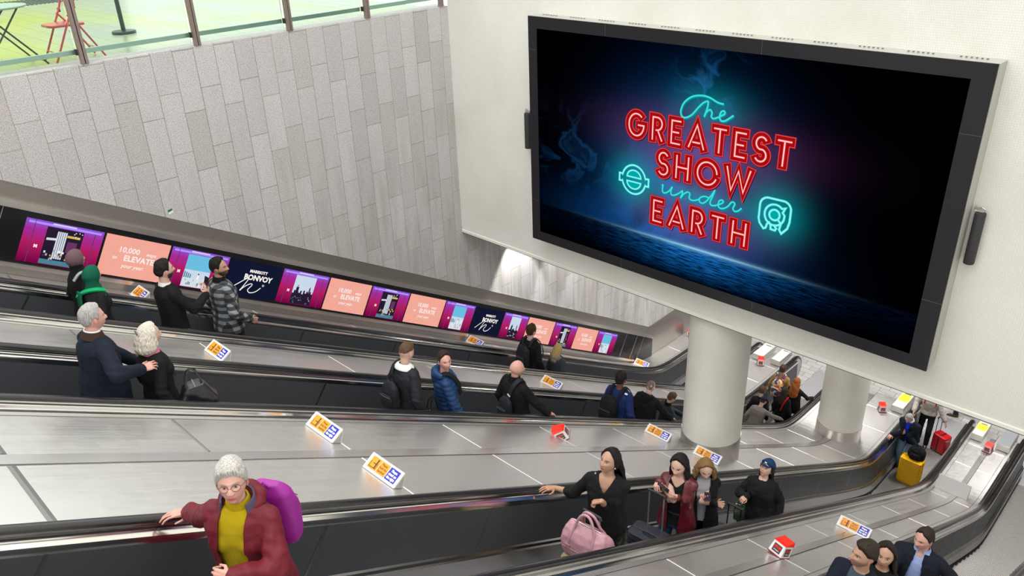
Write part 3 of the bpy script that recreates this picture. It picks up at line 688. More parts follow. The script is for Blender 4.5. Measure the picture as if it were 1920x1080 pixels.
for nm, ya, yb, lab in DECKS:
    root = empty('escalator_deck', (0, 0, 0), label=lab, cat='deck')
    b = MB(); rows = [[(X, ya, dk(X)-.5), (X, ya, dk(X)), (X, yb, dk(X)), (X, yb, dk(X)-.5)] for X in XS]
    b.grid(rows); b.prism([(18.3, dk(18.3)-.012), (18.3, ZF), (18.0, ZF), (18.0, dk(18.3)-.012)], 1, yb, ya); b.build('deck_sheet', M_DECK, root)
    yc = (ya+yb)/2
    has_mid = nm in ('D2', 'D3', 'D4')
    if has_mid:
        ym = {'D2': 5.25, 'D3': 2.48, 'D4': -.6}[nm]; wd = .16 if nm == 'D2' else .11
        b = MB(); b.grid([[(X, ym+wd, dk(X)-.02), (X, ym+wd, dk(X)+.005), (X, ym+.008, dk(X)+.005), (X, ym+.008, dk(X)-.02)] for X in XS if X < 18.25], 0, True); b.build('centre_strip', M_DECK2, root)
        b = MB(); b.grid([[(X, ym+.008, dk(X)+.006), (X, ym, dk(X)+.006)] for X in XS]); b.build('centre_joint', M_GROOVE, root)
    b = MB()
    for yy in (ya-.07, yb+.07):
        if nm != 'D0' or yy < ya-.1: b.grid([[(X, yy+.003, dk(X)+.002), (X, yy-.003, dk(X)+.002)] for X in XS])
    b.build('edge_joint', M_GROOVE, root)
    for j, sx in enumerate(SEAMX + [17.58]):
        if nm == 'D1': sx += .0
        segs = [(ya-.08, yb+.08)] if not has_mid else [(ya-.08, ym+wd+.01), (ym-.01, yb+.08)]
        for (p, q) in segs:
            b = MB(); w_ = .024 if sx == .62 else .011
            for (xa, xb, za, zb) in ((-w_, 0, .001, .006), (0, w_, .006, .001)):
                b.add([(sx+xa, p, dk(sx+xa)+za), (sx+xa, q, dk(sx+xa)+za), (sx+xb, q, dk(sx+xb)+zb), (sx+xb, p, dk(sx+xb)+zb)], [(0, 1, 2, 3)])
            b.build('seam_bead', M_BEAD if sx > 2.5 else mat('seam_bead_dull', (.22, .215, .21), .4, .6), root)  # reflection put into the colour: white beads catch light, upper grey ones catch less
# ================================================================ things standing on the decks
M_WHITEP = mat('white_plastic', (.66, .66, .66), .35); M_ORANGE = mat('sign_orange', (.74, .30, .01), .45); M_BLUE = mat('sign_blue', (.01, .02, .38), .45)
M_REDP = mat('red_plastic', (.78, .025, .012), .3); M_INK = mat('sign_ink', (.09, .03, .01), .5); M_WINK = mat('sign_white_ink', (.85, .85, .9), .5); M_EDGE = mat('sign_end_grey', (.32, .32, .31), .5)
def deck_frame(x, y):
    z = dk(x)+.004; sl = (dk(x+.05)-dk(x-.05))/.1; a = math.atan(-sl)
    return (x, y, z), a
def sign(x, y, L=.52, label='', plain=False, rz=0., h=.142):
    """long triangular block across the deck; printed face looks back up the escalator"""
    (loc, a) = deck_frame(x, y); root = empty('safety_sign', loc, 0, label, 'sign'); root.rotation_euler = (0, a, rz)
    F0 = Vector((-.055, 0, 0)); F1 = Vector((.028, 0, h)); B0 = Vector((.065, 0, 0))
    b = MB(); b.prism([(F0.x, F0.z), (F1.x-.004, F1.z), (F1.x+.006, F1.z), (B0.x, B0.z)], 1, -L/2, L/2); b.build('body', M_WHITEP, root, bevel=.003)
    b = MB(); b.prism([(F0.x+.018, .004), (F1.x+.001, F1.z-.02), (B0.x-.012, .004)], 1, -L/2-.003, -L/2-.0005); b.build('end_panel', M_EDGE, root)
    if plain: return root
    d = (F1-F0).normalized(); nrm = Vector((-d.z, 0, d.x)); Lf = (F1-F0).length
    def FP(u, v, o): p = F0 + d*(v*Lf) + nrm*o; return (p.x, -u, p.z)
    def R(b, u0, v0, u1, v1, o, mi): b.add([FP(u0, v0, o), FP(u1, v0, o), FP(u1, v1, o), FP(u0, v1, o)], [(0, 1, 2, 3)], mi)
    s = L/.52; b = MB(); R(b, -.215*s, .17, .065*s, .88, .0035, 0); R(b, .075*s, .17, .225*s, .88, .0035, 1); R(b, -.075*s, .17, -.072*s, .88, .0042, 3)
    # pictogram: figure holding a handrail
    R(b, -.20*s, .25, -.09*s, .29, .0042, 2); R(b, -.20*s, .25, -.193*s, .60, .0042, 2); R(b, -.125*s, .29, -.105*s, .70, .0042, 2); R(b, -.098*s, .29, -.092*s, .60, .0042, 2); R(b, -.165*s, .5, -.115*s, .55, .0042, 2)
    ci = [(-.115*s+.011*math.cos(t), .76+.011*math.sin(t)/Lf) for t in [k_*math.pi/5 for k_ in range(10)]]
    b.add([FP(p[0], p[1], .0042) for p in ci], [tuple(range(10))], 2)
    for i, (txt, mi, uu, bold) in enumerate([('Please', 2, -.005, .0004), ('hold the', 2, -.005, .0004), ('handrail', 2, -.005, .0004), ('Please', 3, .15, .0016), ('stand on', 3, .15, .0016), ('the right', 3, .15, .0016)]):
        vs, fs = T(txt, .034, bold); vv = .66-(i % 3)*.20
        b.add([FP((uu+p[0])*s, vv+p[1]/Lf, .0046) for p in vs], fs, mi)
    b.build('printed_panel', [M_ORANGE, M_BLUE, M_INK, M_WINK], root); return root
SG = 'yellow and blue handrail safety sign '
sign(3.14, 5.79, .45, SG+'on the broad deck, left of two side by side')
sign(3.12, 4.83, .45, SG+'on the broad deck, nearer the pink bag escalator')
sign(9.05, 2.55, .44, SG+'on the right foreground deck beyond the red stop box')
sign(3.24, 10.25, .34, SG+'at the wall foot, under the magenta adverts')
sign(3.17, 7.98, .40, SG+'between the rear escalators, beside the blonde older woman')
sign(9.20, 10.28, .40, SG+'under the small peach advert near the wall')
sign(8.92, 7.98, .44, SG+'between the rear escalators, above the bald man\'s arm')
sign(9.02, 5.76, .45, SG+'left of the front mosaic column')
sign(9.12, 4.90, .45, SG+'behind the blonde woman at the column foot')
sign(15.1, 10.27, .42, SG+'at the lower end of the black advert housing')
sign(15.42, 2.62, .62, 'plain white triangular sign block lying on the curved steel deck', True, 0, .30)

def stop_box(x, y, rz, label):
    (loc, a) = deck_frame(x, y); root = empty('stop_box', loc, 0, label, 'stop box'); root.rotation_euler = (0, a, rz)
    w_, h_ = .095, .15
    def ring(s, z, dx=0): return [(-w_*s+dx, -w_*s, z), (w_*s+dx, -w_*s, z), (w_*s+dx, w_*s, z), (-w_*s+dx, w_*s, z)]
    b = MB(); b.grid([ring(.9, 0), ring(1.0, .016)], 0, True); b.add(ring(.9, 0), [(0, 1, 2, 3)]); b.add(ring(1., .016), [(0, 1, 2, 3)]); b.build('base', mat('dark_red_plastic', (.30, .01, .012), .35), root, bevel=.003)
    b = MB(); r0, r1 = ring(.92, .016), ring(.80, h_); b.grid([r0, r1], 0, True); b.add(r1, [(0, 1, 2, 3)]); b.build('body', M_WHITEP, root, bevel=.004)
    b = MB(); r0, r1 = ring(.86, h_), [(-.05, -.075, h_+.018), (.085, -.075, h_+.05), (.085, .075, h_+.05), (-.05, .075, h_+.018)]
    b.grid([r0, r1], 0, True); b.add(r1, [(0, 1, 2, 3)]); b.add(r0, [(3, 2, 1, 0)]); b.build('red_cover', M_REDP, root, bevel=.004)
    M_CH = mat('stop_charcoal', (.07, .03, .03), .4)
    b = MB()
    b.box((w_*.86+.004, 0, .085), (.006, .12, .09), 1)           # red back
    for k_, (ax, sg) in enumerate((('x', -1), ('y', -1), ('y', 1))):
        def Q(u, v, o):
            t_ = (v-.016)/(h_-.016); s_ = w_*(.92-.12*t_)+o
            return (-s_, -u, v) if ax == 'x' else ((u, -s_, v) if sg < 0 else (-u, s_, v))
        for (u0, v0, u1, v1, mi, o) in ((-.052, .035, .052, .125, 0, .0025),):
            b.add([Q(u0, v0, o), Q(u1, v0, o), Q(u1, v1, o), Q(u0, v1, o)], [(0, 1, 2, 3)], mi)
        vs, fs = T('STOP', .036, .0015); b.add([Q(p[0], .083+p[1], .0035) for p in vs], fs, 1)
        vs, fs = T('emergency', .016, .0003); b.add([Q(p[0], .055+p[1], .0035) for p in vs], fs, 2)
    b.build('label', [M_CH, M_REDP, M_WINK], root); return root
stop_box(6.58, 2.56, -.25, 'red and white emergency stop box on the right foreground deck')
stop_box(6.66, 5.72, 2.2, 'red emergency stop box on the broad deck seen from its red back')
stop_box(17.55, 8.10, .45, 'emergency stop box at the far end of the deck between the rear escalators')
stop_box(17.55, 4.87, .6, 'emergency stop box beyond the second column, left of the yellow suitcase man')
stop_box(17.55, 2.51, -.1, 'emergency stop box on the deck end beside the yellow topped box')
stop_box(17.65, 10.35, .2, 'emergency stop box by the side wall, partly hidden behind the front column')

def end_box(x0, y0, x1, y1, top, label):
    z = dk(18.0); root = empty('deck_end_box', ((x0+x1)/2, (y0+y1)/2, z), 0, label, 'control box'); L_, w_ = x1-x0, y1-y0
    b = MB(); b.box((0, 0, .09), (L_, w_, .15)); b.build('body', mat('box_steel', (.60, .60, .57), .35, .8), root, bevel=.005)
    b = MB(); b.box((L_/2-.10, 0, -.16), (.20, w_*.96, .34)) if x1 > 18.5 else b.box((L_/2-.02, 0, .05), (.02, w_*.9, .06)); b.build('support', MATS['box_steel'], root)
    b = MB(); b.box((-.005, 0, .168), (L_-.02, w_-.02, .006)); b.build('lid', mat('lid_'+top, {'white': (.76, .77, .76), 'grey': (.30, .32, .34), 'yel': (.70, .70, .68)}[top], .4, .2, var=.1, vscale=20), root)
    b = MB(); b.box((L_*.34, -.0, .1725), (.03, w_*.5, .002), 0)
    if top == 'yel': b.box((L_*.10, 0, .1725), (L_*.42, w_*.8, .0022), 1)
    if top == 'white': b.box((L_*.34, -w_*.36, .1725), (.03, w_*.08, .002), 0)
    b.build('label', [mat('box_ink', (.08, .08, .08), .5), mat('label_yellow', (.90, .86, .03), .5)], root)
end_box(17.68, 8.12, 18.42, 8.42, 'white', 'white lidded steel box at the deck end, left of two near the far escalator')
end_box(17.74, 7.66, 18.46, 7.92, 'white', 'white lidded steel box at the deck end beside the far handrail loop')
end_box(17.70, 4.44, 18.52, 4.72, 'yel', 'pale yellow labelled steel box left of the woman in the cream jacket')
end_box(17.78, 2.70, 18.40, 2.95, 'yel', 'bright yellow topped steel box at the end of the right foreground deck')
end_box(17.74, 2.14, 18.56, 2.40, 'grey', 'scuffed grey topped steel box at the far right edge')
# ================================================================ upper concourse: glass balustrade, table, chair, stanchion
M_POST = mat('bronze_post', (.30, .235, .22), .38, .6); M_RAIL = mat('pale_rail', (.55, .63, .63), .3, .6)
gm = NT('green_glass'); gm.t.nodes.remove(gm.b); tr = gm.n('ShaderNodeBsdfTransparent'); tr.inputs[0].default_value = (.88, .96, .92, 1); gl_ = gm.n('ShaderNodeBsdfGlossy'); gl_.inputs['Roughness'].default_value = .02; gl_.inputs[0].default_value = (.9, 1, .95, 1)
mx = gm.n('ShaderNodeMixShader'); fz = gm.n('ShaderNodeFresnel'); fz.inputs[0].default_value = 1.35; gm.t.links.new(fz.outputs[0], mx.inputs[0]); gm.t.links.new(tr.outputs[0], mx.inputs[1]); gm.t.links.new(gl_.outputs[0], mx.inputs[2]); gm.t.links.new(mx.outputs[0], gm.t.nodes['Material Output'].inputs[0])
M_GLASS = gm.m
root = empty('glass_balustrade', (3.46, WY+.035, -1.75), label='glass balustrade with bronze posts along the top of the granite wall', cat='balustrade')
PX = [-.7, .65, 2.04, 3.46, 4.91, 6.32, 7.70, 9.22]
for i, px in enumerate(PX):
    b = MB()
    b.box((px-3.46-.02, -.02, .62), (.035, .07, 1.24)); b.box((px-3.46+.028, -.01, .62), (.035, .07, 1.24)); b.box((px-3.46+.004, -.005, .62), (.016, .05, 1.24), 1)
    b.box((px-3.46-.045, .03, .14), (.02, .05, .07), 1)
    b.build('post', [M_POST, M_BLACKM], root, bevel=.003)
    if i < len(PX)-1:
        b = MB(); b.box(((px+PX[i+1])/2-3.46, .06, .62), (PX[i+1]-px-.09, .012, 1.16)); b.build('glass_panel', M_GLASS, root)
        b = MB(); b.box(((px+PX[i+1])/2-3.46, .12, .13), (PX[i+1]-px-.06, .03, .06)); b.build('low_rail', M_RAIL, root, bevel=.004)
b = MB(); b.box((.8, .03, 1.26), (10.0, .09, .05)); b.build('top_rail', M_POST, root, bevel=.01)

ZC = -1.80
M_GREENM = mat('dark_green_metal', (.012, .03, .028), .35); M_TT = mat('table_grey_green', (.33, .42, .38), .4)
tb = empty('bistro_table', (2.92, 11.55, ZC), label='small round grey green bistro table with crossed dark folding legs behind the glass', cat='table')
MB().lathe([(.001, .69), (.335, .69), (.35, .70), (.35, .712), (.001, .715)], seg=40).build('tabletop', M_TT, tb, smooth=True)
for (p, q) in (((-.28, -.26), (.25, -.22)), ((.25, -.22), (-.28, -.26)), ((-.28, .26), (.25, .24)), ((.25, .24), (-.28, .26))):
    b = MB(); b.tube([(p[0]*.75, p[1], .69), (q[0]*1.4, q[1]*1.2, .01)], .011, 8); b.build('leg', M_GREENM, tb, smooth=True)
b = MB(); b.tube([(.3, -.27, .06), (.3, .29, .06)], .008, 8); b.build('stretcher', M_GREENM, tb, smooth=True)
b = MB(); b.tube([(-.32, -.3, .06), (-.32, .31, .06)], .008, 8); b.build('stretcher', M_GREENM, tb, smooth=True)
M_CR = mat('red_enamel', (.62, .06, .075), .3, coat=.3)
ch = empty('folding_chair', (3.60, 11.38, ZC), label='red metal folding chair behind the glass, facing the bistro table', cat='chair')
b = MB(); s_ = [(-.21, -.18), (-.24, -.10), (-.24, .10), (-.21, .18), (.17, .20), (.19, .16), (.19, -.16), (.17, -.20)]
b.prism([(p[0], p[1]) for p in s_], 2, .42, .452); b.build('seat', M_CR, ch, bevel=.01)
for sy in (-1, 1):
    b = MB(); b.tube([(.16, sy*.205, .86), (.05, sy*.205, .60), (-.05, sy*.205, .42), (-.27, sy*.205, .01)], .0125, 10); b.build('leg', M_CR, ch, smooth=True)
    b = MB(); b.tube([(.0, sy*.185, .56), (.12, sy*.185, .40), (.34, sy*.185, .01)], .0125, 10); b.build('leg', M_CR, ch, smooth=True)
b = MB(); b.tube([(.15, -.205, .84), (.19, -.17, .93), (.20, 0, .955), (.19, .17, .93), (.15, .205, .84)], .0125, 10); b.build('back_frame', M_CR, ch, smooth=True)
b = MB(); n_ = 14
b.prism([(-.17, .62), (.17, .62), (.185, .72), (.15, .84), (.0, .87), (-.15, .84), (-.185, .72)], 0, .115, .128)
b.build('backrest', M_CR, ch, bevel=.004)
for sx, zz in ((-.22, .12), (.28, .12)):
    b = MB(); b.tube([(sx, -.2, zz), (sx, .2, zz)], .007, 8); b.build('stretcher', M_CR, ch, smooth=True)
b = MB(); b.box((.05, -.215, .585), (.03, .02, .05)); b.box((.05, .215, .585), (.03, .02, .05)); b.build('hinge', M_GREENM, ch)
sp = empty('stanchion_post', (4.92, 13.0, ZC), label='black barrier post on a round base behind the glass', cat='barrier post')
MB().lathe([(.001, 0), (.17, 0), (.172, .03), (.165, .04), (.05, .052), (.001, .055)], seg=36).build('base', M_GREENM, sp, smooth=True)
MB().lathe([(.032, .05), (.032, .93), (.001, .94)], seg=20).build('pole', M_GREENM, sp, smooth=True)
MB().lathe([(.038, .88), (.04, .96), (.03, .985), (.001, .99)], seg=20).build('cap', M_BLACKM, sp, smooth=True)
b = MB(); b.prism([(-.04, -.03), (.03, -.04), (.05, .01), (.0, .03), (-.03, .02)], 2, 0, .004)
lf = b.build('fallen_leaf', mat('leaf_brown', (.22, .12, .06), .8)); lf.location = (3.86, 11.0, ZC+.001); tag(lf, 'tiny dry brown leaf behind the glass at the foot of the post', 'leaf')
# ================================================================ people
def V(*a): return Vector(a)
def capsule(b, p0, r0, p1, r1, seg=14, mi=0):
    p0, p1 = Vector(p0), Vector(p1); d = p1-p0; L = d.length; d = d/L if L > 1e-6 else Vector((0, 0, 1))
    pts = []; rr = []
    for a in (-90, -60, -30): pts.append(p0+d*(math.sin(math.radians(a))*r0)); rr.append(max(.0005, math.cos(math.radians(a))*r0))
    for t in (0, .25, .5, .75, 1): pts.append(p0+d*L*t); rr.append(r0+(r1-r0)*t)
    for a in (30, 60, 90): pts.append(p1+d*(math.sin(math.radians(a))*r1)); rr.append(max(.0005, math.cos(math.radians(a))*r1))
    up = Vector((0, 0, 1)) if abs(d.z) < .9 else Vector((1, 0, 0)); x = d.cross(up).normalized(); y = d.cross(x)
    b.grid([[q+x*(math.cos(2*math.pi*k_/seg)*r_)+y*(math.sin(2*math.pi*k_/seg)*r_) for k_ in range(seg)] for q, r_ in zip(pts, rr)], mi, True)
    n = len(b.v); b.f += [tuple(range(n-seg, n)), tuple(range(n-len(pts)*seg+seg-1, n-len(pts)*seg-1, -1))]; b.m += [mi, mi]
def ellipsoid(b, c, r, R=None, nu=20, nv=12, mi=0):
    rows = []
    for i in range(nv+1):
        th = math.pi*i/nv; z = -math.cos(th); q = max(.002, math.sin(th)); row = []
        for j in range(nu):
            a = 2*math.pi*j/nu; p = Vector((q*math.cos(a)*r[0], q*math.sin(a)*r[1], z*r[2]))
            if R: p = R @ p
            row.append(Vector(c)+p)
        rows.append(row)
    b.grid(rows, mi, True); n = len(b.v); b.f += [tuple(range(n-nu, n)), tuple(range(n-len(rows)*nu+nu-1, n-len(rows)*nu-1, -1))]; b.m += [mi, mi]
def ringloft(b, rings, M=None, seg=28, mi=0, sq=2.3):
    """rings: (z, half width, half depth, x offset) superellipses stacked upward"""
    rows = []
    for z, hw, hd, xo in rings:
        row = []
        for k_ in range(seg):
            a = 2*math.pi*k_/seg; c, s = math.cos(a), math.sin(a)
            p = Vector((xo+hd*math.copysign(abs(c)**(2/sq), c), hw*math.copysign(abs(s)**(2/sq), s), z))
            row.append(M @ p if M else p)
        rows.append(row)
    b.grid(rows, mi, True); n = len(b.v); b.f += [tuple(range(n-seg, n)), tuple(range(n-len(rows)*seg+seg-1, n-len(rows)*seg-1, -1))]; b.m += [mi, mi]
def fuse(b, voxel, it=4, fac=.6):
    me = bpy.data.meshes.new('tmp'); me.from_pydata([tuple(v) for v in b.v], [], b.f)
    bm = bmesh.new(); bm.from_mesh(me); bmesh.ops.recalc_face_normals(bm, faces=bm.faces); bm.to_mesh(me); bm.free()
    o = bpy.data.objects.new('tmp', me); COL.objects.link(o)
    r = o.modifiers.new('r', 'REMESH'); r.mode = 'VOXEL'; r.voxel_size = voxel
    if it: s_ = o.modifiers.new('s', 'SMOOTH'); s_.iterations = it; s_.factor = fac
    out = bpy.data.meshes.new_from_object(o.evaluated_get(bpy.context.evaluated_depsgraph_get()))
    bpy.data.objects.remove(o); bpy.data.meshes.remove(me); return out
def getco(me):
    a = np.empty(len(me.vertices)*3); me.vertices.foreach_get('co', a); return a.reshape(-1, 3)
def setco(me, a): me.vertices.foreach_set('co', a.ravel()); me.update()
def getno(me):
    a = np.empty(len(me.vertices)*3); me.vertex_normals.foreach_get('vector', a); return a.reshape(-1, 3)
def link(me, name, mats, parent):
    me.materials.clear()
    for m_ in (mats if isinstance(mats, (list, tuple)) else [mats]): me.materials.append(m_)
    me.polygons.foreach_set('use_smooth', [True]*len(me.polygons)); me.name = name
    o = bpy.data.objects.new(name, me); COL.objects.link(o)
    if parent: o.parent = parent
    return o

# ---- head: a dense grid of directions shaped into a face
NU, NV = 96, 78
_t = np.linspace(0, 2*np.pi, NU, endpoint=False); _az = _t - .5*np.sin(_t); _el = np.linspace(-np.pi/2+.02, np.pi/2-.02, NV)
_el = _el - .16*np.sin(2*(_el+.25))*0
AZ, EL = np.meshgrid(_az, _el); DX = np.cos(EL)*np.cos(AZ); DY = np.cos(EL)*np.sin(AZ); DZ = np.sin(EL)
def G(v, c, s): return np.exp(-((v-c)/s)**2)
def sstep(v, a, b_): t = np.clip((v-a)/(b_-a), 0, 1); return t*t*(3-2*t)
def head_points(fem=0., jaw=1.):
    x = DX*np.where(DX > 0, .095, .104); y = DY*.077; z = DZ*np.where(DZ > 0, .118, .116)
    t = np.clip(-z/.116, 0, 1)
    y = y*(1-(.30+.06*fem)*t**1.4/jaw); x = np.where(x < 0, x*(1-.42*t), x*(1+.02*t)); x = x+.010*t*(DX > 0)
    y = y*(1-.10*sstep(z, .05, .118)); f = (DX > 0).astype(float)
    tri = sstep(z, .030, -.024)*sstep(z, -.043, -.028)
    x = x+f*(.024-.003*fem)*G(y, 0, .0105+.004*sstep(z, .0, -.03))*tri
    x = x+f*.007*(G(y, .013, .007)+G(y, -.013, .007))*G(z, -.029, .008)
    for s_ in (1, -1): x = x-f*.013*G(y, s_*.031, .017)*G(z, .006, .012); x = x+f*.004*G(y, s_*.042, .018)*G(z, -.020, .018)
    x = x+f*.005*G(z, .027, .008)*G(y, 0, .055)*(1-.5*fem)
    x = x+f*G(y, 0, .021)*((.0062+.002*fem)*G(z, -.0545, .0045)+(.0072+.002*fem)*G(z, -.0655, .0055)-.005*G(z, -.0598, .0026)+.004*G(z, -.06, .02))
    x = x+f*.009*G(y, 0, .026)*G(z, -.096, .016)-f*.004*G(y, 0, .03)*G(z, -.079, .007)
    return np.stack([x, y, z], -1)
def head_colors(P, skin, lips, brow, hairc=None, beard=0., stub=None):
    x, y, z = P[..., 0], P[..., 1], P[..., 2]; c = np.ones(P.shape)*np.array(skin)
    f = (x > .045).astype(float)
    def bl(c, m, col): return c*(1-m[..., None])+np.array(col)*m[..., None]
    c = bl(c, .35*f*(G(y, .045, .02)+G(y, -.045, .02))*G(z, -.022, .02), [skin[0]*1.05, skin[1]*.72, skin[2]*.7])
    c = bl(c, .3*f*G(y, 0, .014)*G(z, -.026, .014), [skin[0]*1.02, skin[1]*.75, skin[2]*.72])
    if beard: c = bl(c, beard*sstep(z, -.018, -.045)*(x > .0)*(1-f*G(y, 0, .017)*G(z, -.060, .011))*sstep(-z, -.2, -.0), hairc)
    c = bl(c, f*np.clip(1.25*G(y, 0, .023)*(G(z, -.0545, .006)+G(z, -.0655, .0065)), 0, 1), lips)
    c = bl(c, .75*f*G(y, 0, .021)*G(z, -.0598, .0022), [lips[0]*.3, lips[1]*.25, lips[2]*.25])
    for s_ in (1, -1):
        c = bl(c, np.clip(1.5*f*G(y, s_*.033, .017)*G(z, .0265+.0*y, .0045), 0, 1)*.85, brow)
        c = bl(c, .8*f*G(y, s_*.031, .015)*G(z, .0135, .0028), [v*.35 for v in skin])
    if stub is not None: c = bl(c, .45*((DZ > .35) | (DX < -.1)).astype(float)*sstep(DZ, -.35, -.1), stub)
    return np.clip(c, 0, 1)
HLA = np.radians([0, 25, 45, 62, 76, 88, 104, 122, 180]); HLE = np.array([.97, .90, .74, .50, -.02, .12, .10, -.42, -.52])
def hair_shell(P, th, R, H, s, mat_, parent, style='short', seed=0, name='hair', hle=None, amp=.0065, fr=45.):
    az = np.abs((AZ+np.pi) % (2*np.pi)-np.pi); line = np.interp(az, HLA, HLE if hle is None else hle)
    line = line+.018*np.sin(AZ*7+seed)+.010*np.sin(AZ*31+seed*2); m = (EL-line); k_ = sstep(m, -.03, .16); Nn = P/np.linalg.norm(P, axis=-1, keepdims=True)
    off = -.004+(th+.004)*k_
    top = .35+.65*sstep(EL, .1, .9)
    off = off*np.where(m > 0, top if style == 'short' else 1., 1.)
    q = P+Nn*off[..., None]; b = MB(); ok = m > -.06; idx = -np.ones(P.shape[:2], int); vs = []
    for i in range(NV):
        for j in range(NU):
            if ok[i, j]:
                p = q[i, j]; n_ = noise.noise(Vector((p[0]*fr*.5+seed, p[1]*fr, p[2]*fr*.5)))+.6*noise.noise(Vector((p[0]*14, p[1]*14+seed, p[2]*14)))
                p = p+Nn[i, j]*n_*amp*(1 if m[i, j] > 0 else .2); idx[i, j] = len(vs); vs.append(H+R @ Vector(p*s))
    fs = []
    for i in range(NV-1):
        for j in range(NU):
            a = (idx[i, j], idx[i, (j+1) % NU], idx[i+1, (j+1) % NU], idx[i+1, j])
            if min(a) >= 0: fs.append(a)
    if idx[NV-1].min() >= 0: fs.append(tuple(idx[NV-1]))
    b.add(vs, fs); o = b.build(name, mat_, parent, smooth=True, angle=180); return o
def hair_drape(Hc, Rh, bottom, Rt, w, d, B, mat_, parent, s, wave=0., seed=0, name='hair_length', th=.022, n=26, fx=0.):
    """hair falling from the skull to a lower point, wrapping the back and sides"""
    rows = []; qa, qb = Rh.to_quaternion(), Rt.to_quaternion(); top = Hc+Rh @ Vector((-.012*s, 0, .045*s)); M_ = 72
    for i in range(n+1):
        t = i/n; c = top.lerp(bottom, t); q = qa.slerp(qb, min(1, t*1.3)); ww = np.interp(t, [0, .12, .4, .75, .93, 1], w)*s; dd = np.interp(t, [0, .12, .4, .75, .93, 1], d)*s; bb = math.radians(np.interp(t, [0, .3, 1], B))
        out = []; inn = []
        for j in range(M_+1):
            a = -bb+2*bb*j/M_; k_ = 1+.03*math.sin(a*19+seed+3*math.sin(t*5+seed))+.022*math.sin(a*47+seed+4*math.sin(t*7))+wave*math.sin(t*17+a*3+seed)+.07*noise.noise(Vector((a*4, t*5, seed)))
            tt = th*s*(1-.5*t)
            out.append(c+q @ Vector((-math.cos(a)*dd*k_+fx*s*math.sin(abs(a))*t, math.sin(a)*ww*k_, 0))); inn.append(c+q @ Vector((-math.cos(a)*(dd*k_-tt)+fx*s*math.sin(abs(a))*t, math.sin(a)*(ww*k_-tt), 0)))
        rows.append(out+inn[::-1])
    b = MB(); b.grid(rows, 0, True); m_ = len(rows[0]); n0 = len(b.v)
    b.f += [tuple(range(m_-1, -1, -1)), tuple(range(n0-m_, n0))]; b.m += [0, 0]
    return b.build(name, mat_, parent, smooth=True, angle=60)
def hair_mat(name, col, rough=.6):
    if name in MATS: return MATS[name]
    g = NT(name); v, x, y, z = g.coords(); n1 = g.noise(g.vec(g.math('MULTIPLY', x, 90.), g.math('MULTIPLY', y, 90.), g.math('MULTIPLY', z, 9.)), 1.6, 3.)
    g.P('Base Color', g.mix(g.ramp(n1, [(.3, (0, 0, 0)), (.7, (1, 1, 1))]), tuple(c*.55 for c in col), tuple(min(1, c*1.35) for c in col))); g.P('Roughness', rough); g.P('Specular IOR Level', .18)
    g.bump(n1, .9, .006); return g.m
def skin_mat():
    if 'skin' in MATS: return MATS['skin']
    g = NT('skin'); a = g.n('ShaderNodeAttribute'); a.attribute_name = 'tone'; g.t.links.new(a.outputs['Color'], g.b.inputs['Base Color'])
    g.P('Roughness', .5); g.P('Subsurface Weight', .06); g.b.inputs['Subsurface Radius'].default_value = (.01, .004, .002); return g.m
def cloth(name, col, rough=.85, var=.12, bump=.25, sheen=.0, scale=350, spec=.25):
    if name in MATS: return MATS[name]
    g = NT(name); v, x, y, z = g.coords(); n1 = g.noise(v, 6., 4.); n2 = g.noise(v, scale, 2.)
    g.P('Base Color', g.mix(n1, tuple(c*(1-var) for c in col), tuple(min(1, c*(1+var)) for c in col))); g.P('Roughness', rough); g.P('Sheen Weight', sheen); g.P('Specular IOR Level', spec)
    g.bump(g.math('ADD', g.math('MULTIPLY', n2, .4), n1), bump, .006); return g.m

def hand_mesh(b, O, fd, pn, side, curl=(.35, .4, .3), s=1., spread=.0, thumb=.5, closed=0.):
    """palm, five fingers; O wrist, fd finger direction, pn palm facing direction; side +1 left hand, -1 right"""
    x = Vector(fd).normalized(); z = -(Vector(pn)-x*Vector(pn).dot(x)).normalized(); y = z.cross(x)      # z = back of hand
    ts = -side if True else side      # thumb side sign along y: left hand palm down, fingers forward -> thumb points to -y
    def W(p): return Vector(O)+(x*p[0]+y*p[1]+z*p[2])*s
    mc = [(.090, ts*.032, 0), (.094, ts*.011, .002), (.088, -ts*.010, .001), (.080, -ts*.029, -.002)]
    for i, m_ in enumerate(mc):
        capsule(b, W((.004, m_[1]*.55, 0)), .0165*s, W(m_), .0125*s, 10)
    ellipsoid(b, W((.045, 0, -.003)), (.042*s, .036*s, .014*s), Matrix((x, y, z)).transposed(), 12, 8)
    for i, (m_, L_, r_) in enumerate(zip(mc, ((.044, .026, .021), (.049, .029, .022), (.045, .027, .021), (.034, .021, .018)), (.0086, .0088, .0084, .0074))):
        p = Vector(m_); ang = closed*.2+curl[0]*(1+.1*i); yaw = ts*(1.5-i)*(.07+spread)
        for k_, l in enumerate(L_):
            d = Vector((math.cos(ang)*math.cos(yaw), math.sin(yaw), -math.sin(ang))); q = p+d*l
            capsule(b, W(p), r_*s*(1-.06*k_), W(q), r_*s*(.94-.08*k_), 8); p = q; ang += curl[min(k_+1, 2)]*1.25+closed*.9
    p = Vector((.022, ts*.030, -.006)); d = Vector((.70, ts*(.35+.5*thumb), -.30-.35*closed)).normalized(); q = p+d*.042
    capsule(b, W((.01, ts*.012, -.003)), .014*s, W(p), .0135*s, 10); capsule(b, W(p), .0125*s, W(q), .010*s, 10)
    d2 = Vector((.93, ts*(.08+.25*thumb-.5*closed), -.25)).normalized(); q2 = q+d2*.028; capsule(b, W(q), .0098*s, W(q2), .0082*s, 8)
    q3 = q2+d2*.018; capsule(b, W(q2), .0082*s, W(q3), .0068*s, 8)

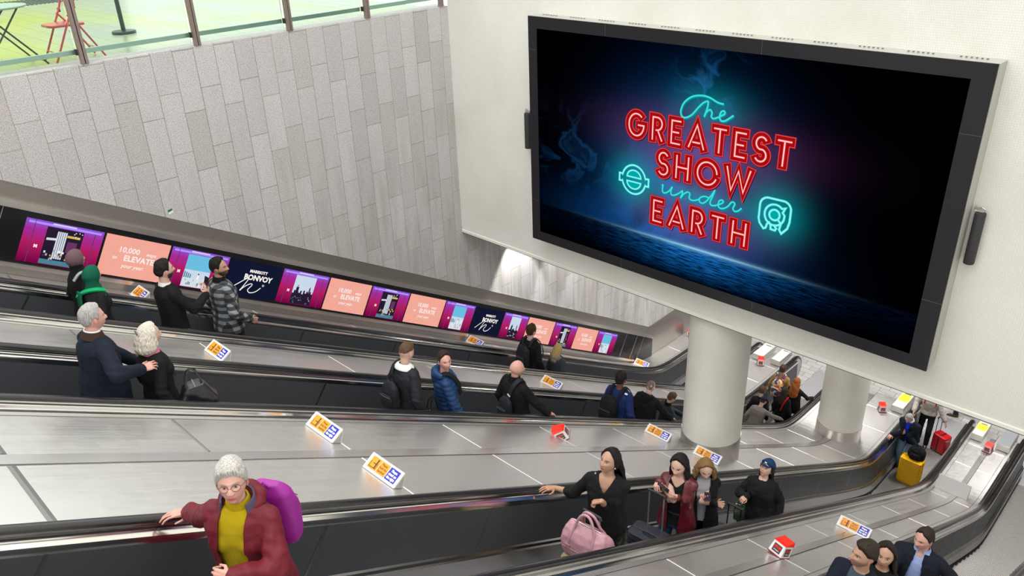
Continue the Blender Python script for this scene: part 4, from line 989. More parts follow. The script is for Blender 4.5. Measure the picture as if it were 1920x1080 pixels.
def ik(a, t, l1, l2, pole):
    d = t-a; L = d.length; L2 = min(L, (l1+l2)*.995); d.normalize(); t = a+d*L2
    x = (l1*l1-l2*l2+L2*L2)/(2*L2); h = math.sqrt(max(0, l1*l1-x*x)); pv = Vector(pole)-d*Vector(pole).dot(d)
    return a+d*x+pv.normalized()*h, t

SKIN = {'fair': (.58, .37, .29), 'pink': (.60, .33, .27), 'tan': (.43, .25, .17), 'olive': (.42, .245, .165), 'brown': (.16, .075, .045), 'pale': (.66, .46, .39)}
class Person: pass
def person(label, X, Y, h=1.7, head=0., z=None, heading=0., skin='fair', fem=0, lean=0., side=0., twist=0., hyaw=0., hpitch=0., hroll=0.,
           top=None, inner=None, trousers=(.02, .02, .025), shoes=(.02, .02, .02), hair='short', hairc=(.03, .02, .015), beard=0., hands=None, build=1., bust=None, skirt=None, vox=.010, collar=None, hood=None,
           legs=None, jaw=1., thair=.022, glasses=False, stub=None, hairk={}, coat=None, lips=None, group=None):
    """world place X,Y; heading 0 looks down the escalator (+X), pi looks up; hands = {'L': dict(...), 'R': dict(...)}"""
    P_ = Person(); s = h/1.70; P_.s = s
    zf = step_at(X) if z is None else z
    root = empty('person', (X, Y, zf), heading, label, 'person', group); P_.root = root
    Mw = Matrix.Translation((X, Y, zf)) @ Matrix.Rotation(heading, 4, 'Z'); Mi = Mw.inverted(); P_.Mw = Mw
    pel = Vector((0, 0, .93*s))
    MT = Matrix.Translation(pel) @ Matrix.Rotation(twist, 4, 'Z') @ Matrix.Rotation(lean, 4, 'Y') @ Matrix.Rotation(side, 4, 'X') @ Matrix.Translation(-pel) @ Matrix.Scale(s, 4)
    P_.MT = MT; Rt = MT.to_3x3().normalized(); P_.Rt = Rt
    Tt = lambda x, y, z: MT @ Vector((x, y, z))
    nb = Tt(.0, 0, 1.43); Rh = Rt @ Matrix.Rotation(hyaw, 3, 'Z') @ Matrix.Rotation(hpitch, 3, 'Y') @ Matrix.Rotation(hroll, 3, 'X')
    Hc = nb+Rt @ Vector((.012*s, 0, .075*s))+Rh @ Vector((.012*s, 0, .105*s)); P_.Hc = Hc; P_.Rh = Rh
    bw = build*(1-.11*fem)
    sk = SKIN[skin]; SM = skin_mat()
    # limbs
    J = {}
    tj = top or {}; tt = tj.get('t', .016)
    for sd, k_ in ((1, 'L'), (-1, 'R')):
        sh = Tt(0., sd*.164*bw, 1.365); spec = (hands or {}).get(k_, {})
        if 'w' in spec: tgt = Mi @ Vector(spec['w'])
        elif 'b' in spec: tgt = Vector(spec['b'])*s
        else: tgt = Tt(.03, sd*.26*bw, .86)
        fd = spec.get('fd'); fdv = (Mi.to_3x3() @ Vector(fd)) if fd else None
        pole = Vector(spec.get('pole', (-.9, sd*.5, -.35)))
        el_, wr = ik(sh, tgt, .285*s, .262*s, pole)
        if fdv is None: fdv = (wr-el_).normalized()
        pn = Mi.to_3x3() @ Vector(spec['pn']) if 'pn' in spec else Vector((0, -sd, -.1))
        J[k_] = (sh, el_, wr, fdv, pn, spec)
    P_.J = J
    lg = {}
    for sd, k_ in ((1, 'L'), (-1, 'R')):
        hp = pel+Matrix.Rotation(twist*.3, 3, 'Z') @ Vector((0, sd*.088*s, -.01*s)); ft = (legs or {}).get(k_, (0.0, sd*.10, 0)); an = Vector((ft[0]*s-.03*s, ft[1]*s, .085*s+ft[2]))
        kn, an = ik(hp, an, .43*s, .43*s, (1, sd*.12, 0)); lg[k_] = (hp, kn, an)
    # body: one fused surface
    b = MB()
    ringloft(b, [(.84, .145*bw, .095, 0), (.93, .165*bw, .11*build, -.005), (1.05, .135*bw, .092*build, .0), (1.15, .138*bw, .097*build, .003), (1.27, .152*bw, .108, .004), (1.37, .150*bw, .098, .0), (1.425, .115*bw, .075, 0), (1.455, .06, .055, 0)], MT)
    if fem:
        for sd in (1, -1): ellipsoid(b, Tt(.080, sd*.072, 1.245), (.048*s, .060*s, .055*s))
    for k_ in 'LR':
        sh, el_, wr, fdv, pn, spec = J[k_]
        capsule(b, Tt(0, (1 if k_ == 'L' else -1)*.10, 1.39), .055*s, sh, .048*s*build**.5); capsule(b, sh, .046*s*build**.5, el_, .036*s*build**.5); capsule(b, el_, .037*s*build**.5, wr, .0255*s); capsule(b, wr, .026*s, wr+fdv.normalized()*.018*s, .022*s)
        hp, kn, an = lg[k_]; capsule(b, hp, .082*s*bw, kn, .052*s); capsule(b, kn, .053*s, an, .036*s); capsule(b, an, .036*s, an+Vector((.10*s, 0, -.05*s)), .028*s)
    capsule(b, Tt(-.005, 0, 1.38), .058*s, Hc+Rh @ Vector((-.022*s, 0, -.06*s)), (.053-.006*fem)*s)
    me = fuse(b, vox*s, 4); n_body = len(me.vertices)
    # hands, fused finely
    hb = MB()
    for k_ in 'LR':
        sh, el_, wr, fdv, pn, spec = J[k_]
        hand_mesh(hb, wr, fdv, pn, 1 if k_ == 'L' else -1, spec.get('curl', (.35, .4, .3)), s*(1-.06*fem), spec.get('spread', 0.), spec.get('thumb', .5), spec.get('closed', 0.))
    hm = fuse(hb, .0042, 2, .5)
    HP = head_points(fem, jaw); hc = head_colors(HP, sk, lips or ((sk[0]*.85, sk[1]*.50, sk[2]*.5) if not fem else (sk[0]*.85, sk[1]*.38, sk[2]*.42)), [c*.8+.01 for c in hairc] if max(hairc) < .3 else (.28, .22, .18), hairc, beard, stub)
    bm = bmesh.new(); bm.from_mesh(me); off = len(bm.verts); bm.from_mesh(hm); nh = len(bm.verts)
    vs = [[bm.verts.new(Hc+Rh @ Vector(HP[i, j]*s)) for j in range(NU)] for i in range(NV)]
    for i in range(NV-1):
        for j in range(NU): bm.faces.new((vs[i][j], vs[i][(j+1) % NU], vs[i+1][(j+1) % NU], vs[i+1][j]))
    bm.faces.new(vs[NV-1]); bm.faces.new(vs[0][::-1])
    n_head = len(bm.verts)
    eb = MB()
    for sd in (1, -1):
        ellipsoid(eb, Hc+Rh @ Vector((-.006*s, sd*.078*s, -.004*s)), (.017*s, .007*s, .031*s), Rh @ Matrix.Rotation(sd*.35, 3, 'Z') @ Matrix.Rotation(-.15, 3, 'Y'), 14, 10)
        ellipsoid(eb, Hc+Rh @ Vector((-.002*s, sd*.077*s, -.026*s)), (.009*s, .006*s, .010*s), Rh, 10, 8)
    em = bpy.data.meshes.new('e'); em.from_pydata([tuple(v) for v in eb.v], [], eb.f); bm.from_mesh(em)
    bmesh.ops.recalc_face_normals(bm, faces=bm.faces)
    out = bpy.data.meshes.new('body'); bm.to_mesh(out); bm.free()
    for t_ in (me, hm, em): bpy.data.meshes.remove(t_)
    ca = out.color_attributes.new('tone', 'FLOAT_COLOR', 'POINT'); N_ = len(out.vertices); cc = np.ones((N_, 4)); cc[:, :3] = sk
    cc[off:nh, :3] = np.array(sk)*np.array([1.02, .93, .90]); cc[nh:n_head, :3] = hc.reshape(-1, 3); cc[n_head:, :3] = np.array(sk)*np.array([1., .8, .76]); ca.data.foreach_set('color', cc.ravel())
    body = link(out, 'body', SM, root); P_.body = body
    # eyes
    ew = mat('eye_white', (.42, .38, .36), .35); ei = mat('iris_dark', (.035, .02, .014), .15)
    for sd in (1, -1):
        e = MB(); c_ = Hc+Rh @ Vector((.0745*s, sd*.031*s, .0060*s)); ellipsoid(e, c_, (.0095*s, .0115*s, .0042*s), Rh, 14, 10); ellipsoid(e, c_+Rh @ Vector((.0055*s, sd*.0*s, .0)), (.0055*s, .0068*s, .0046*s), Rh, 10, 8, 1)
        e.build('eye', [ew, ei], root, smooth=True)
    # ---------------- clothing
    def garment(name, t, hem, mt, sleeves=1., flare=0., open_=None, vneck=None, puff=0., wr_amp=.0055, extra=None, arms=True, belly=0., necktop=1.455, seed=0, cuff=.0, neckr=.075):
        b = MB()
        rg = [(.93, .170*bw+t+flare*.3, .115*build+t*.9+flare*.2+belly, -.002), (1.05, .150*bw+t, .100*build+t+belly, .0), (1.15, .152*bw+t, .104*build+t, .003), (1.27, .160*bw+t, .112+t, .004), (1.34, .160*bw+t*.9, .104+t, .0), (1.40, .132*bw+t*.9, .084+t*.7, 0), (necktop, neckr, .064, 0)]
        if hem < .90: rg = [(hem, .178*bw+t+flare, .125*build+t+flare*.8, 0)] + ([(.80, .178*bw+t+flare*.5, .12*build+t+flare*.4, 0)] if hem < .78 else []) + rg
        else: rg[0] = (hem, .166*bw+t, .112*build+t, 0)
        ringloft(b, rg, MT)
        if fem and bust != 0:
            for sd in (1, -1): ellipsoid(b, Tt(.082, sd*.072, 1.245), ((.050+t*.7)*s, (.062+t)*s, (.058+t)*s))
        ab = build**.5*(1-.10*fem)
        if arms:
            for k_ in 'LR':
                sh, el_, wr, *_ = J[k_]; e2 = el_+(wr-el_)*max(0, (sleeves-.5)*2)*.93 if sleeves > .5 else el_
                capsule(b, Tt(0, (1 if k_ == 'L' else -1)*.08, 1.385), (.052+t*.6)*s, sh, (.048+t*.5)*s*ab); capsule(b, sh, (.047+t*.6)*s*ab, el_, (.038+t*.65)*s*ab)
                if sleeves > .5: capsule(b, el_, (.038+t*.65)*s*ab, e2, (.029+t*.65+cuff)*s)
        if extra: extra(b)
        me = fuse(b, .0095*s, 6); co = getco(me); no = getno(me)
        els = [np.array(J[k_][1]) for k_ in 'LR']; d = np.zeros(len(co))
        for i in range(len(co)):
            p = co[i]; n_ = noise.noise(Vector((p[0]*13+seed, p[1]*13, p[2]*10)))*.6+noise.noise(Vector((p[0]*27, p[1]*27+seed, p[2]*20)))*.4
            d[i] = n_
        near = np.exp(-np.min([np.sum((co-e)**2, 1) for e in els], 0)/.007)
        fold = np.sin(co[:, 2]*85+co[:, 0]*40+d*2.2)*near*.0035
        dd = d*wr_amp*1.9*s+fold*1.8
        if puff: dd += puff*s*(np.abs(np.sin(co[:, 2]/s*math.pi/.062))**.6-.6)
        co = co+no*dd[:, None]; setco(me, co)
        if open_ or vneck:
            Minv = MT.inverted(); A = np.array(Minv); L_ = co @ A[:3, :3].T+A[:3, 3]; kill = np.zeros(len(co), bool)
            if open_: w0, w1, z0_, z1_ = open_; ww = np.interp(L_[:, 2], [z0_, z1_], [w0, w1]); kill |= (L_[:, 0] > .02) & (np.abs(L_[:, 1]) < ww) & (np.abs(L_[:, 1]) < .15)
            if vneck: zv, kk = vneck; kill |= (L_[:, 0] > -.01) & (L_[:, 2] > zv) & (np.abs(L_[:, 1]) < (L_[:, 2]-zv)*kk)
            bm = bmesh.new(); bm.from_mesh(me); bm.verts.ensure_lookup_table(); bmesh.ops.delete(bm, geom=[bm.verts[i] for i in np.nonzero(kill)[0]], context='VERTS')
            for _ in range(3):
                bv = [v for v in bm.verts if v.is_boundary]
                for v in bv:
                    nb_ = [e.other_vert(v).co for e in v.link_edges if e.is_boundary]
                    if len(nb_) == 2: v.co = v.co*.4+(nb_[0]+nb_[1])*.3
            bm.to_mesh(me); bm.free()
        o = link(me, name, mt, root)
        if open_ or vneck: so = o.modifiers.new('thick', 'SOLIDIFY'); so.thickness = .007*s; so.offset = -1
        return o
    P_.garment = garment
    seed = abs(hash(label)) % 50 if False else (len(label)*7) % 50
    if trousers is not None:
        b = MB(); ringloft(b, [(.80, .150*bw, .108*build, 0), (.88, .176*bw, .125*build, -.004), (.95, .172*bw, .119*build, -.003), (1.03, .150*bw, .106*build, 0)], MT if lean < .3 else Matrix.Scale(s, 4))
        for k_ in 'LR':
            hp, kn, an = lg[k_]; capsule(b, hp, .094*s*bw, kn, .068*s); capsule(b, kn, .069*s, an+Vector((0, 0, .02*s)), .058*s)
        me = fuse(b, .011*s, 5); co = getco(me); no = getno(me); d = np.array([noise.noise(Vector((p[0]*14, p[1]*14, p[2]*16+seed))) for p in co]); setco(me, co+no*(d*.005)[:, None])
        link(me, 'trousers', trousers if isinstance(trousers, bpy.types.Material) else cloth('trouser_%02d%02d%02d' % tuple(int(c*99) for c in trousers), trousers), root)
    shm = mat('shoe_%02d%02d%02d' % tuple(int(c*99) for c in shoes), shoes, .45)
    for k_ in 'LR':
        hp, kn, an = lg[k_]; b = MB(); a0 = Vector((an.x, an.y, an.z-.085*s))
        for z_, sc in ((.0, 1.), (.028, 1.0)): pass
        rows = []
        for z_, sx, sy_, xo in ((0, .138, .048, .055), (.022, .140, .050, .055), (.045, .125, .046, .045), (.075, .080, .042, .0), (.11, .052, .042, -.018)):
            rows.append([a0+Vector(((xo+sx*math.cos(t_))*s, sy_*math.sin(t_)*s*(1-.12*math.cos(t_)), z_*s)) for t_ in [2*math.pi*i/20 for i in range(20)]])
        b.grid(rows, 0, True); b.add(rows[0], [tuple(range(20))]); b.add(rows[-1], [tuple(range(20))]); b.build('shoe', shm, root, smooth=True, angle=50)
    if skirt:
        b = MB(); ringloft(b, [(skirt[1], .23*bw, .19, 0), (.7, .20*bw, .15, 0), (.9, .185*bw, .128*build, 0), (1.04, .155*bw, .108*build, 0)], Matrix.Scale(s, 4))
        me = fuse(b, .011*s, 4); co = getco(me); no = getno(me); a_ = np.arctan2(co[:, 1], co[:, 0]); setco(me, co+no*(np.sin(a_*14)*.008*np.clip((1.0-co[:, 2])*2, 0, 1))[:, None]); link(me, 'skirt', skirt[0], root)
    if inner: garment('inner_top', inner.get('t', .008), inner.get('hem', .90), inner['mat'], sleeves=.5, vneck=inner.get('vneck'), arms=inner.get('arms', False), wr_amp=.003, seed=seed+3, necktop=inner.get('necktop', 1.455))
    if top:
        garment(top.get('name', 'jacket'), tt, top.get('hem', .86), top['mat'], top.get('sleeves', 1.), top.get('flare', 0.), top.get('open'), top.get('vneck'), top.get('puff', 0.), top.get('wr', .0055), belly=top.get('belly', 0.), seed=seed, cuff=top.get('cuff', 0.), neckr=top.get('neckr', .075), necktop=top.get('necktop', 1.455))
    def neckband(name, mt, r0, r1, z0, z1, th=.012, gap=0., tilt=.18, xo=-.004, bulge=0.):
        b = MB(); n_ = 40; A0 = math.radians(gap); rows = []
        for i in range(n_+1):
            a = A0+(2*math.pi-2*A0)*i/n_; row = []
            prof = [(0, 0), (.5, bulge), (1, 0), (1, -th), (.5, bulge-th), (0, -th)]
            for q, o_ in prof:
                rr = r0+(r1-r0)*q+o_; zz = z0+(z1-z0)*q-tilt*math.cos(a)*rr*1.0; row.append(Tt(xo+math.cos(a)*rr*.92, math.sin(a)*rr, zz))
            rows.append(row)
        b.grid(rows, 0, True)
        for r_i in (rows[0], rows[-1]): b.add(r_i, [tuple(range(6))])
        return b.build(name, mt, root, smooth=True, angle=50)
    P_.neckband = neckband
    if collar:
        for c_ in (collar if isinstance(collar, list) else [collar]): neckband(**c_)
    if hood:
        b = MB(); pts = []
        for i in range(15):
            a = math.radians(40+280*i/14); pts.append(Tt(-.03+math.cos(a)*.085, math.sin(a)*.105, 1.445-.045*math.cos(a)-.02*(math.cos(a) < -.5)))
        rr = [(.026+.028*math.sin(math.pi*i/14)**1.0)*s for i in range(15)]
        for i in range(14): capsule(b, pts[i], rr[i], pts[i+1], rr[i+1], 12)
        ellipsoid(b, Tt(-.125, 0, 1.40), (.045*s, .105*s, .085*s), Rt)
        me = fuse(b, .009*s, 4); co = getco(me); no = getno(me); d = np.array([noise.noise(Vector((p[0]*22, p[1]*22, p[2]*22+seed))) for p in co]); setco(me, co+no*(d*hood.get('fluff', .005))[:, None]); link(me, 'hood', hood['mat'], root)
    # ---------------- hair
    HM = hair_mat('hair_%02d%02d%02d' % tuple(int(c*99) for c in hairc), hairc)
    hk = dict(seed=seed); hk.update(hairk)
    if hair == 'short': hair_shell(HP, thair, Rh, Hc, s, HM, root, **hk)
    elif hair == 'receding': hair_shell(HP, thair, Rh, Hc, s, HM, root, hle=np.array([.98, .86, .66, .48, .05, .12, .10, -.42, -.52]), **hk)
    elif hair == 'fringe': hair_shell(HP, .006, Rh, Hc, s, HM, root, hle=np.array([3, 3, 3, 3, 3, .12, .10, -.42, -.52]), **hk)
    elif hair in ('long', 'wavy', 'bob'):
        hair_shell(HP, thair, Rh, Hc, s, HM, root, style='long', hle=np.array([1.04, .94, .78, .50, .05, -.3, -.5, -.55, -.6]), amp=.003, **hk)
        lb = hk.get('len', None)
    P_.HM = HM
    def long_hair(bottom=(-.12, 0, 1.28), w=(.078, .088, .096, .10, .085, .03), d=(.09, .105, .10, .085, .06, .02), B=(108, 112, 95), wave=0., **kw):
        return hair_drape(Hc, Rh, Tt(*bottom), Rt, w, d, B, HM, root, s, wave, seed, **kw)
    P_.long_hair = long_hair; P_.Tt = Tt; P_.lg = lg; P_.HP = HP
    if glasses:
        b = MB()
        for sd in (1, -1):
            c_ = Vector((.097, sd*.033, .004)); b.tube([Hc+Rh @ ((c_+Vector((-.010*abs(math.cos(t_))*(1 if sd*math.cos(t_) > 0 else 0), math.cos(t_)*.025, math.sin(t_)*.019)))*s) for t_ in [2*math.pi*i/16 for i in range(16)]], .0016*s, 6, closed=True)
            b.tube([Hc+Rh @ (Vector((.088, sd*.058, .008))*s), Hc+Rh @ (Vector((.04, sd*.080, .010))*s), Hc+Rh @ (Vector((-.01, sd*.082, .004))*s)], .0016*s, 6)
        b.tube([Hc+Rh @ (Vector((.101, -.009, .007))*s), Hc+Rh @ (Vector((.101, .009, .007))*s)], .0016*s, 6); b.build('glasses', mat('spectacle_frame', (.12, .09, .08), .3, .5), root, smooth=True)
    return P_
def strap(b, P_, pts, w_=.024, th=.006):
    """flat webbing through torso-frame points"""
    q = [P_.Tt(*p) for p in pts]; out = []
    for i in range(len(q)-1):
        for t_ in (0, .25, .5, .75):
            p0 = q[max(i-1, 0)]; p1 = q[i]; p2 = q[i+1]; p3 = q[min(i+2, len(q)-1)]
            out.append(.5*((2*p1)+(p2-p0)*t_+(2*p0-5*p1+4*p2-p3)*t_*t_+(3*p1-p0-3*p2+p3)*t_**3))
    out.append(q[-1]); b_c = P_.Tt(0, 0, 1.25); rows = []
    for i, p in enumerate(out):
        d = (out[min(i+1, len(out)-1)]-out[max(i-1, 0)]).normalized(); r_ = (p-b_c); r_ = (r_-d*r_.dot(d)).normalized(); sd = d.cross(r_)
        rows.append([p+sd*w_+r_*th, p-sd*w_+r_*th, p-sd*w_-r_*th, p+sd*w_-r_*th])
    b.grid(rows, 0, True); b.add(rows[0], [(0, 1, 2, 3)]); b.add(rows[-1], [(0, 1, 2, 3)])
def backpack(P_, label, mt, w_=.30, h_=.44, d_=.15, off=(0, 0), zc=1.18, straps=(1, -1), t=.03, accent=None, pocket=True):
    s = P_.s; o0 = P_.Mw @ P_.Tt(-.13-t-d_/2+off[0], off[1], zc)
    root = empty('backpack', o0, 0, label, 'backpack'); root.matrix_world = P_.Mw.copy(); bpy.context.view_layer.update(); root.location = P_.Mw.translation; root.rotation_euler = P_.Mw.to_euler()
    b = MB(); x0 = -.12-t+off[0]; y0 = off[1]
    M_ = P_.MT @ Matrix.Translation((x0-d_/2, y0, 0))
    ringloft(b, [(zc-h_/2, w_/2*.90, d_/2*.9, 0), (zc-h_*.3, w_/2, d_/2, 0), (zc+h_*.1, w_/2*.97, d_/2*.95, 0), (zc+h_*.33, w_/2*.85, d_/2*.75, .01), (zc+h_/2, w_/2*.45, d_/2*.35, .02)], M_, sq=3.2)
    me = fuse(b, .011, 4); co = getco(me); no = getno(me); d = np.array([noise.noise(Vector((p[0]*12, p[1]*12, p[2]*12+3))) for p in co]); setco(me, co+no*(d*.006)[:, None]); link(me, 'pack_body', mt, root)
    if pocket:
        b = MB(); M2 = P_.MT @ Matrix.Translation((x0-d_, y0, 0)); ringloft(b, [(zc-h_*.42, w_*.36, d_*.22, 0), (zc-h_*.1, w_*.38, d_*.26, 0), (zc+h_*.08, w_*.30, d_*.12, 0)], M2, sq=3.2); me = fuse(b, .009, 3); link(me, 'front_pocket', mt, root)
        b = MB(); b.tube([P_.Tt(x0-d_-.022, y0-w_*.34, zc+.02), P_.Tt(x0-d_-.045, y0, zc+.035), P_.Tt(x0-d_-.022, y0+w_*.34, zc+.02)], .0035, 6); b.build('zip', mat('zip_grey', (.12, .12, .13), .4, .3), root, smooth=True)
    for sd in straps:
        b = MB(); strap(b, P_, [(-.11-t, sd*.085, 1.36), (-.075-t*.6, sd*.095, 1.445+t*.4), (.0, sd*.10, 1.462+t), (.085+t*.5, sd*.105, 1.40+t*.4), (.135+t, sd*.125, 1.27), (.10+t, sd*.165, 1.10), (-.06-t, sd*.15, 1.02)], .026, .006); b.build('shoulder_strap', mt, root, smooth=True, angle=60)
    b = MB(); b.tube([P_.Tt(x0-.04, y0-.03, zc+h_*.47), P_.Tt(x0-.03, y0, zc+h_*.56), P_.Tt(x0-.04, y0+.03, zc+h_*.47)], .007, 8); b.build('top_loop', mt, root, smooth=True)
    if accent: b = MB(); c_ = P_.Tt(*accent[0]); b.box(c_, (.03, .05, .02), 0); b.build('logo_patch', accent[1], root, bevel=.004)
    return root
def suitcase(label, x, y, z, rz, w_, d_, h_, mt, rib=True, ext=.40, hcol=(.10, .10, .11), ribmat=None, vertical=False, tilt=0., mid=None):
    """hard shell case: w along local y, d along local x; wheels, telescopic handle"""
    root = empty('suitcase', (x, y, z), rz, label, 'suitcase'); root.rotation_euler = (0, tilt, rz)
    n = 22; rows = []
    zs = [(.055, .90), (.065, .97), (.09, 1.)] + [(.09+(h_-.12)*i/36, 1.) for i in range(1, 37)] + [(h_, .96), (h_+.008, .86)]
    def outline(k_, sc, zz):
        out = []
        for i in range(48):
            a = 2*math.pi*(i+.5)/48; c, s_ = math.cos(a), math.sin(a); e = 2/7
            px = d_/2*math.copysign(abs(c)**e, c)*sc; py = w_/2*math.copysign(abs(s_)**e, s_)*sc
            if rib:
                g_ = .0055*math.sin(2*math.pi*(zz*22 if not vertical else py/.032)) if (abs(c) > .35 or not vertical) else 0
                px *= 1+g_/(d_/2); py *= 1+(g_/(w_/2) if not vertical else 0)
            out.append((px, py, zz))
        return out
    zz = [.055+(h_-.055)*i/110 for i in range(111)]
    for z_ in zz:
        e0 = min(1, (z_-.055)/.03); e1 = min(1, (h_-z_)/.03); sc = (.90+.10*math.sqrt(max(0, 1-(1-e0)**2)))*(.90+.10*math.sqrt(max(0, 1-(1-e1)**2))); rows.append(outline(0, sc, z_))
    b = MB(); b.grid(rows, 0, True); b.add(rows[0], [tuple(range(48))]); b.add(rows[-1], [tuple(range(48))]); b.build('shell', mt, root, smooth=True, angle=50)
    b = MB(); o_ = [(px, py) for px, py, _ in outline(0, 1., 0)]
    band = [(q, zq) for q, zq in ((-w_/2-.002, .05), (w_/2+.002, .05), (w_/2+.002, h_+.002), (-w_/2-.002, h_+.002))]
    b.tube([(0, q, zq) for q, zq in ((-w_/2-.001, .075), (-w_/2-.001, h_-.03), (-w_/2+.03, h_+.001), (w_/2-.03, h_+.001), (w_/2+.001, h_-.03), (w_/2+.001, .075), (w_/2-.03, .054), (-w_/2+.03, .054))], .007 if mid is None else mid, 8, closed=True); b.build('zip_band', mat('zip_black', (.02, .02, .022), .5), root, smooth=True)
    for sx in (-1, 1):
        for sy in (-1, 1):
            b = MB(); cx_, cy_ = sx*(d_/2-.035), sy*(w_/2-.04); b.box((cx_, cy_, .052), (.04, .035, .02)); 
            pts = [(cx_, cy_-.012, .026), (cx_, cy_+.012, .026)]; b.tube(pts, .025, 16); b.build('wheel', mat('wheel_black', (.02, .02, .02), .5), root)
    hm = mat('handle_%02d' % int(hcol[0]*99), hcol, .3, .7)
    if ext:
        b = MB(); hx = d_/2-.03
        for sy in (-1, 1): b.tube([(hx, sy*.085, h_-.02), (hx, sy*.085, h_+ext)], .0085, 10)
        b.build('handle_tube', hm, root, smooth=True); b = MB(); b.tube([(hx, -.10, h_+ext-.01), (hx, -.095, h_+ext+.018), (hx, 0, h_+ext+.024), (hx, .095, h_+ext+.018), (hx, .10, h_+ext-.01)], .014, 10); b.build('grip', M_BLACKM, root, smooth=True)
    b = MB(); b.tube([(-.02, -.07, h_), (-.02, -.06, h_+.025), (-.02, .06, h_+.025), (-.02, .07, h_)], .009, 8); b.build('carry_handle', M_BLACKM, root, smooth=True)
    return root
# ---------------------------------------------------------------- cast
PI = math.pi
C_BLACK = cloth('black_wool', (.0055, .0055, .0065)); C_BLACK2 = cloth('black_cotton', (.0075, .008, .0095), var=.25); C_NAVY = cloth('navy_wool', (.005, .009, .019)); C_CHAR = cloth('charcoal_nylon', (.014, .016, .020), .7)
C_DENIM = cloth('blue_denim', (.025, .06, .14), var=.25); C_LTDENIM = cloth('light_denim', (.20, .36, .58), var=.2); C_NAVYP = cloth('blue_puffer', (.005, .036, .12), .55, bump=.1, spec=.4); C_ROYAL = cloth('royal_hoodie', (.007, .020, .095))
C_MAG = cloth('burgundy_waterproof', (.12, .005, .014), .6, spec=.3, bump=.1); C_MUST = cloth('mustard_knit', (.38, .28, .003), .9, bump=.5); C_GREYK = cloth('grey_knit', (.34, .33, .36), .9); C_CREAM = cloth('cream_fleece', (.45, .42, .39), .9, bump=.4)
C_FUR = cloth('white_fleece', (.78, .77, .75), .95, bump=.9, scale=120); C_BLUESH = cloth('pale_blue_shirt', (.30, .38, .68), .7); C_WHITE = cloth('white_cotton', (.75, .75, .76), .8); C_GREEN = cloth('green_scarf', (.0, .085, .045), .8); C_MAUVE = cloth('mauve_scarf', (.13, .075, .085), .85)
C_OLIVE = cloth('dark_olive', (.022, .028, .016)); C_TAUPE = cloth('taupe_jacket', (.19, .16, .145), .8); C_BRCOL = cloth('brown_cord', (.045, .022, .018)); C_FAUX = cloth('grey_fur_trim', (.20, .18, .15), .95, var=.5, bump=1., scale=90)
M_REDLEATHER = mat('oxblood_leather', (.10, .006, .012), .34, coat=.15, bump=.15, bscale=60); M_BLKLEATHER = mat('black_leather', (.012, .012, .014), .30, coat=.25, bump=.2, bscale=40)
g = NT('shadow_plaid'); v, x, y, z = g.coords(); fx = g.math('GREATER_THAN', g.math('SINE', g.math('MULTIPLY', g.math('ADD', x, y), 42.)), 0.); fz = g.math('GREATER_THAN', g.math('SINE', g.math('MULTIPLY', z, 62.)), 0.)
g.P('Base Color', g.ramp(g.math('MULTIPLY', g.math('ADD', fx, fz), .5), [(.0, (.012, .013, .015)), (.5, (.05, .055, .06)), (1., (.24, .26, .28))])); g.P('Roughness', .9); M_PLAID = g.m
g = NT('floral_black'); v, x, y, z = g.coords(); n1 = g.noise(v, 16., 3., 1.5); low = g.math('MULTIPLY', g.ramp(n1, [(.55, (0, 0, 0)), (.62, (1, 1, 1))]), g.math('LESS_THAN', z, .80))
g.P('Base Color', g.mix(low, (.010, .011, .012), (.14, .15, .09))); g.P('Roughness', .8); M_FLORAL = g.m
g = NT('patchwork_pack'); v, x, y, z = g.coords(); n1 = g.noise(v, 9., 0.); g.P('Base Color', g.ramp(n1, [(.36, (.13, .03, .12)), (.46, (.14, .03, .16)), (.5, (.20, .62, .62)), (.56, (.75, .72, .25)), (.64, (.70, .10, .06))])); g.P('Roughness', .8); M_PATCH = g.m
def hr_hand(X, Y, side_up=False, fwd=1, dz=.055): return dict(w=(X-.06*fwd, Y, HR(X-.06*fwd)+dz), fd=(fwd*C30, 0, -S30*fwd), pn=(0, 0, -1), curl=(.18, .35, .35), thumb=.6)
BROWNH = (.05, .028, .016); BLACKH = (.012, .010, .010); GREYH = (.36, .35, .34)

# --- far escalator
p = person('woman in a mauve headscarf and dark coat, behind the woman in a green headscarf', 2.40, 9.42, 1.56, heading=.1, skin='tan', fem=1, top=dict(mat=C_BLACK, hem=.70, t=.03, flare=.04), hair=None, hyaw=.1)
def hijab(P_, m_, m2=None):
    hair_shell(P_.HP, .020, P_.Rh, P_.Hc, P_.s, m_, P_.root, style='long', name='headscarf', hle=np.array([.72, .62, .40, -.1, -.5, -.75, -.8, -.9, -.9]), amp=.0015, fr=20.)
    b = MB(); rows = []
    qa, qb = P_.Rh.to_quaternion(), P_.Rt.to_quaternion()
    for i in range(15):
        t = i/14; c = (P_.Hc+P_.Rh @ Vector((-.012*P_.s, 0, -.03*P_.s))).lerp(P_.Tt(.0, 0, 1.33), t); q = qa.slerp(qb, t); w_ = np.interp(t, [0, .3, .6, 1], [.084, .080, .115, .185])*P_.s; d_ = np.interp(t, [0, .3, .6, 1], [.088, .082, .095, .125])*P_.s; row = []
        for j in range(40):
            a = 2*PI*j/40; f = 1+.03*math.sin(a*6+t*8)*t+.02*math.sin(a*11); fr_ = .80 if (abs(a) < .9 or abs(a-2*PI) < .9) and t < .35 else 1.
            row.append(c+q @ Vector((math.cos(a)*d_*f*fr_, math.sin(a)*w_*f, -.03*P_.s*t*math.cos(a*3))))
        rows.append(row)
    b.grid(rows, 0, True); b.add(rows[-1], [tuple(range(40))]); b.build('scarf_drape', m2 or m_, P_.root, smooth=True, angle=180)
hijab(p, C_MAUVE, C_BLACK)
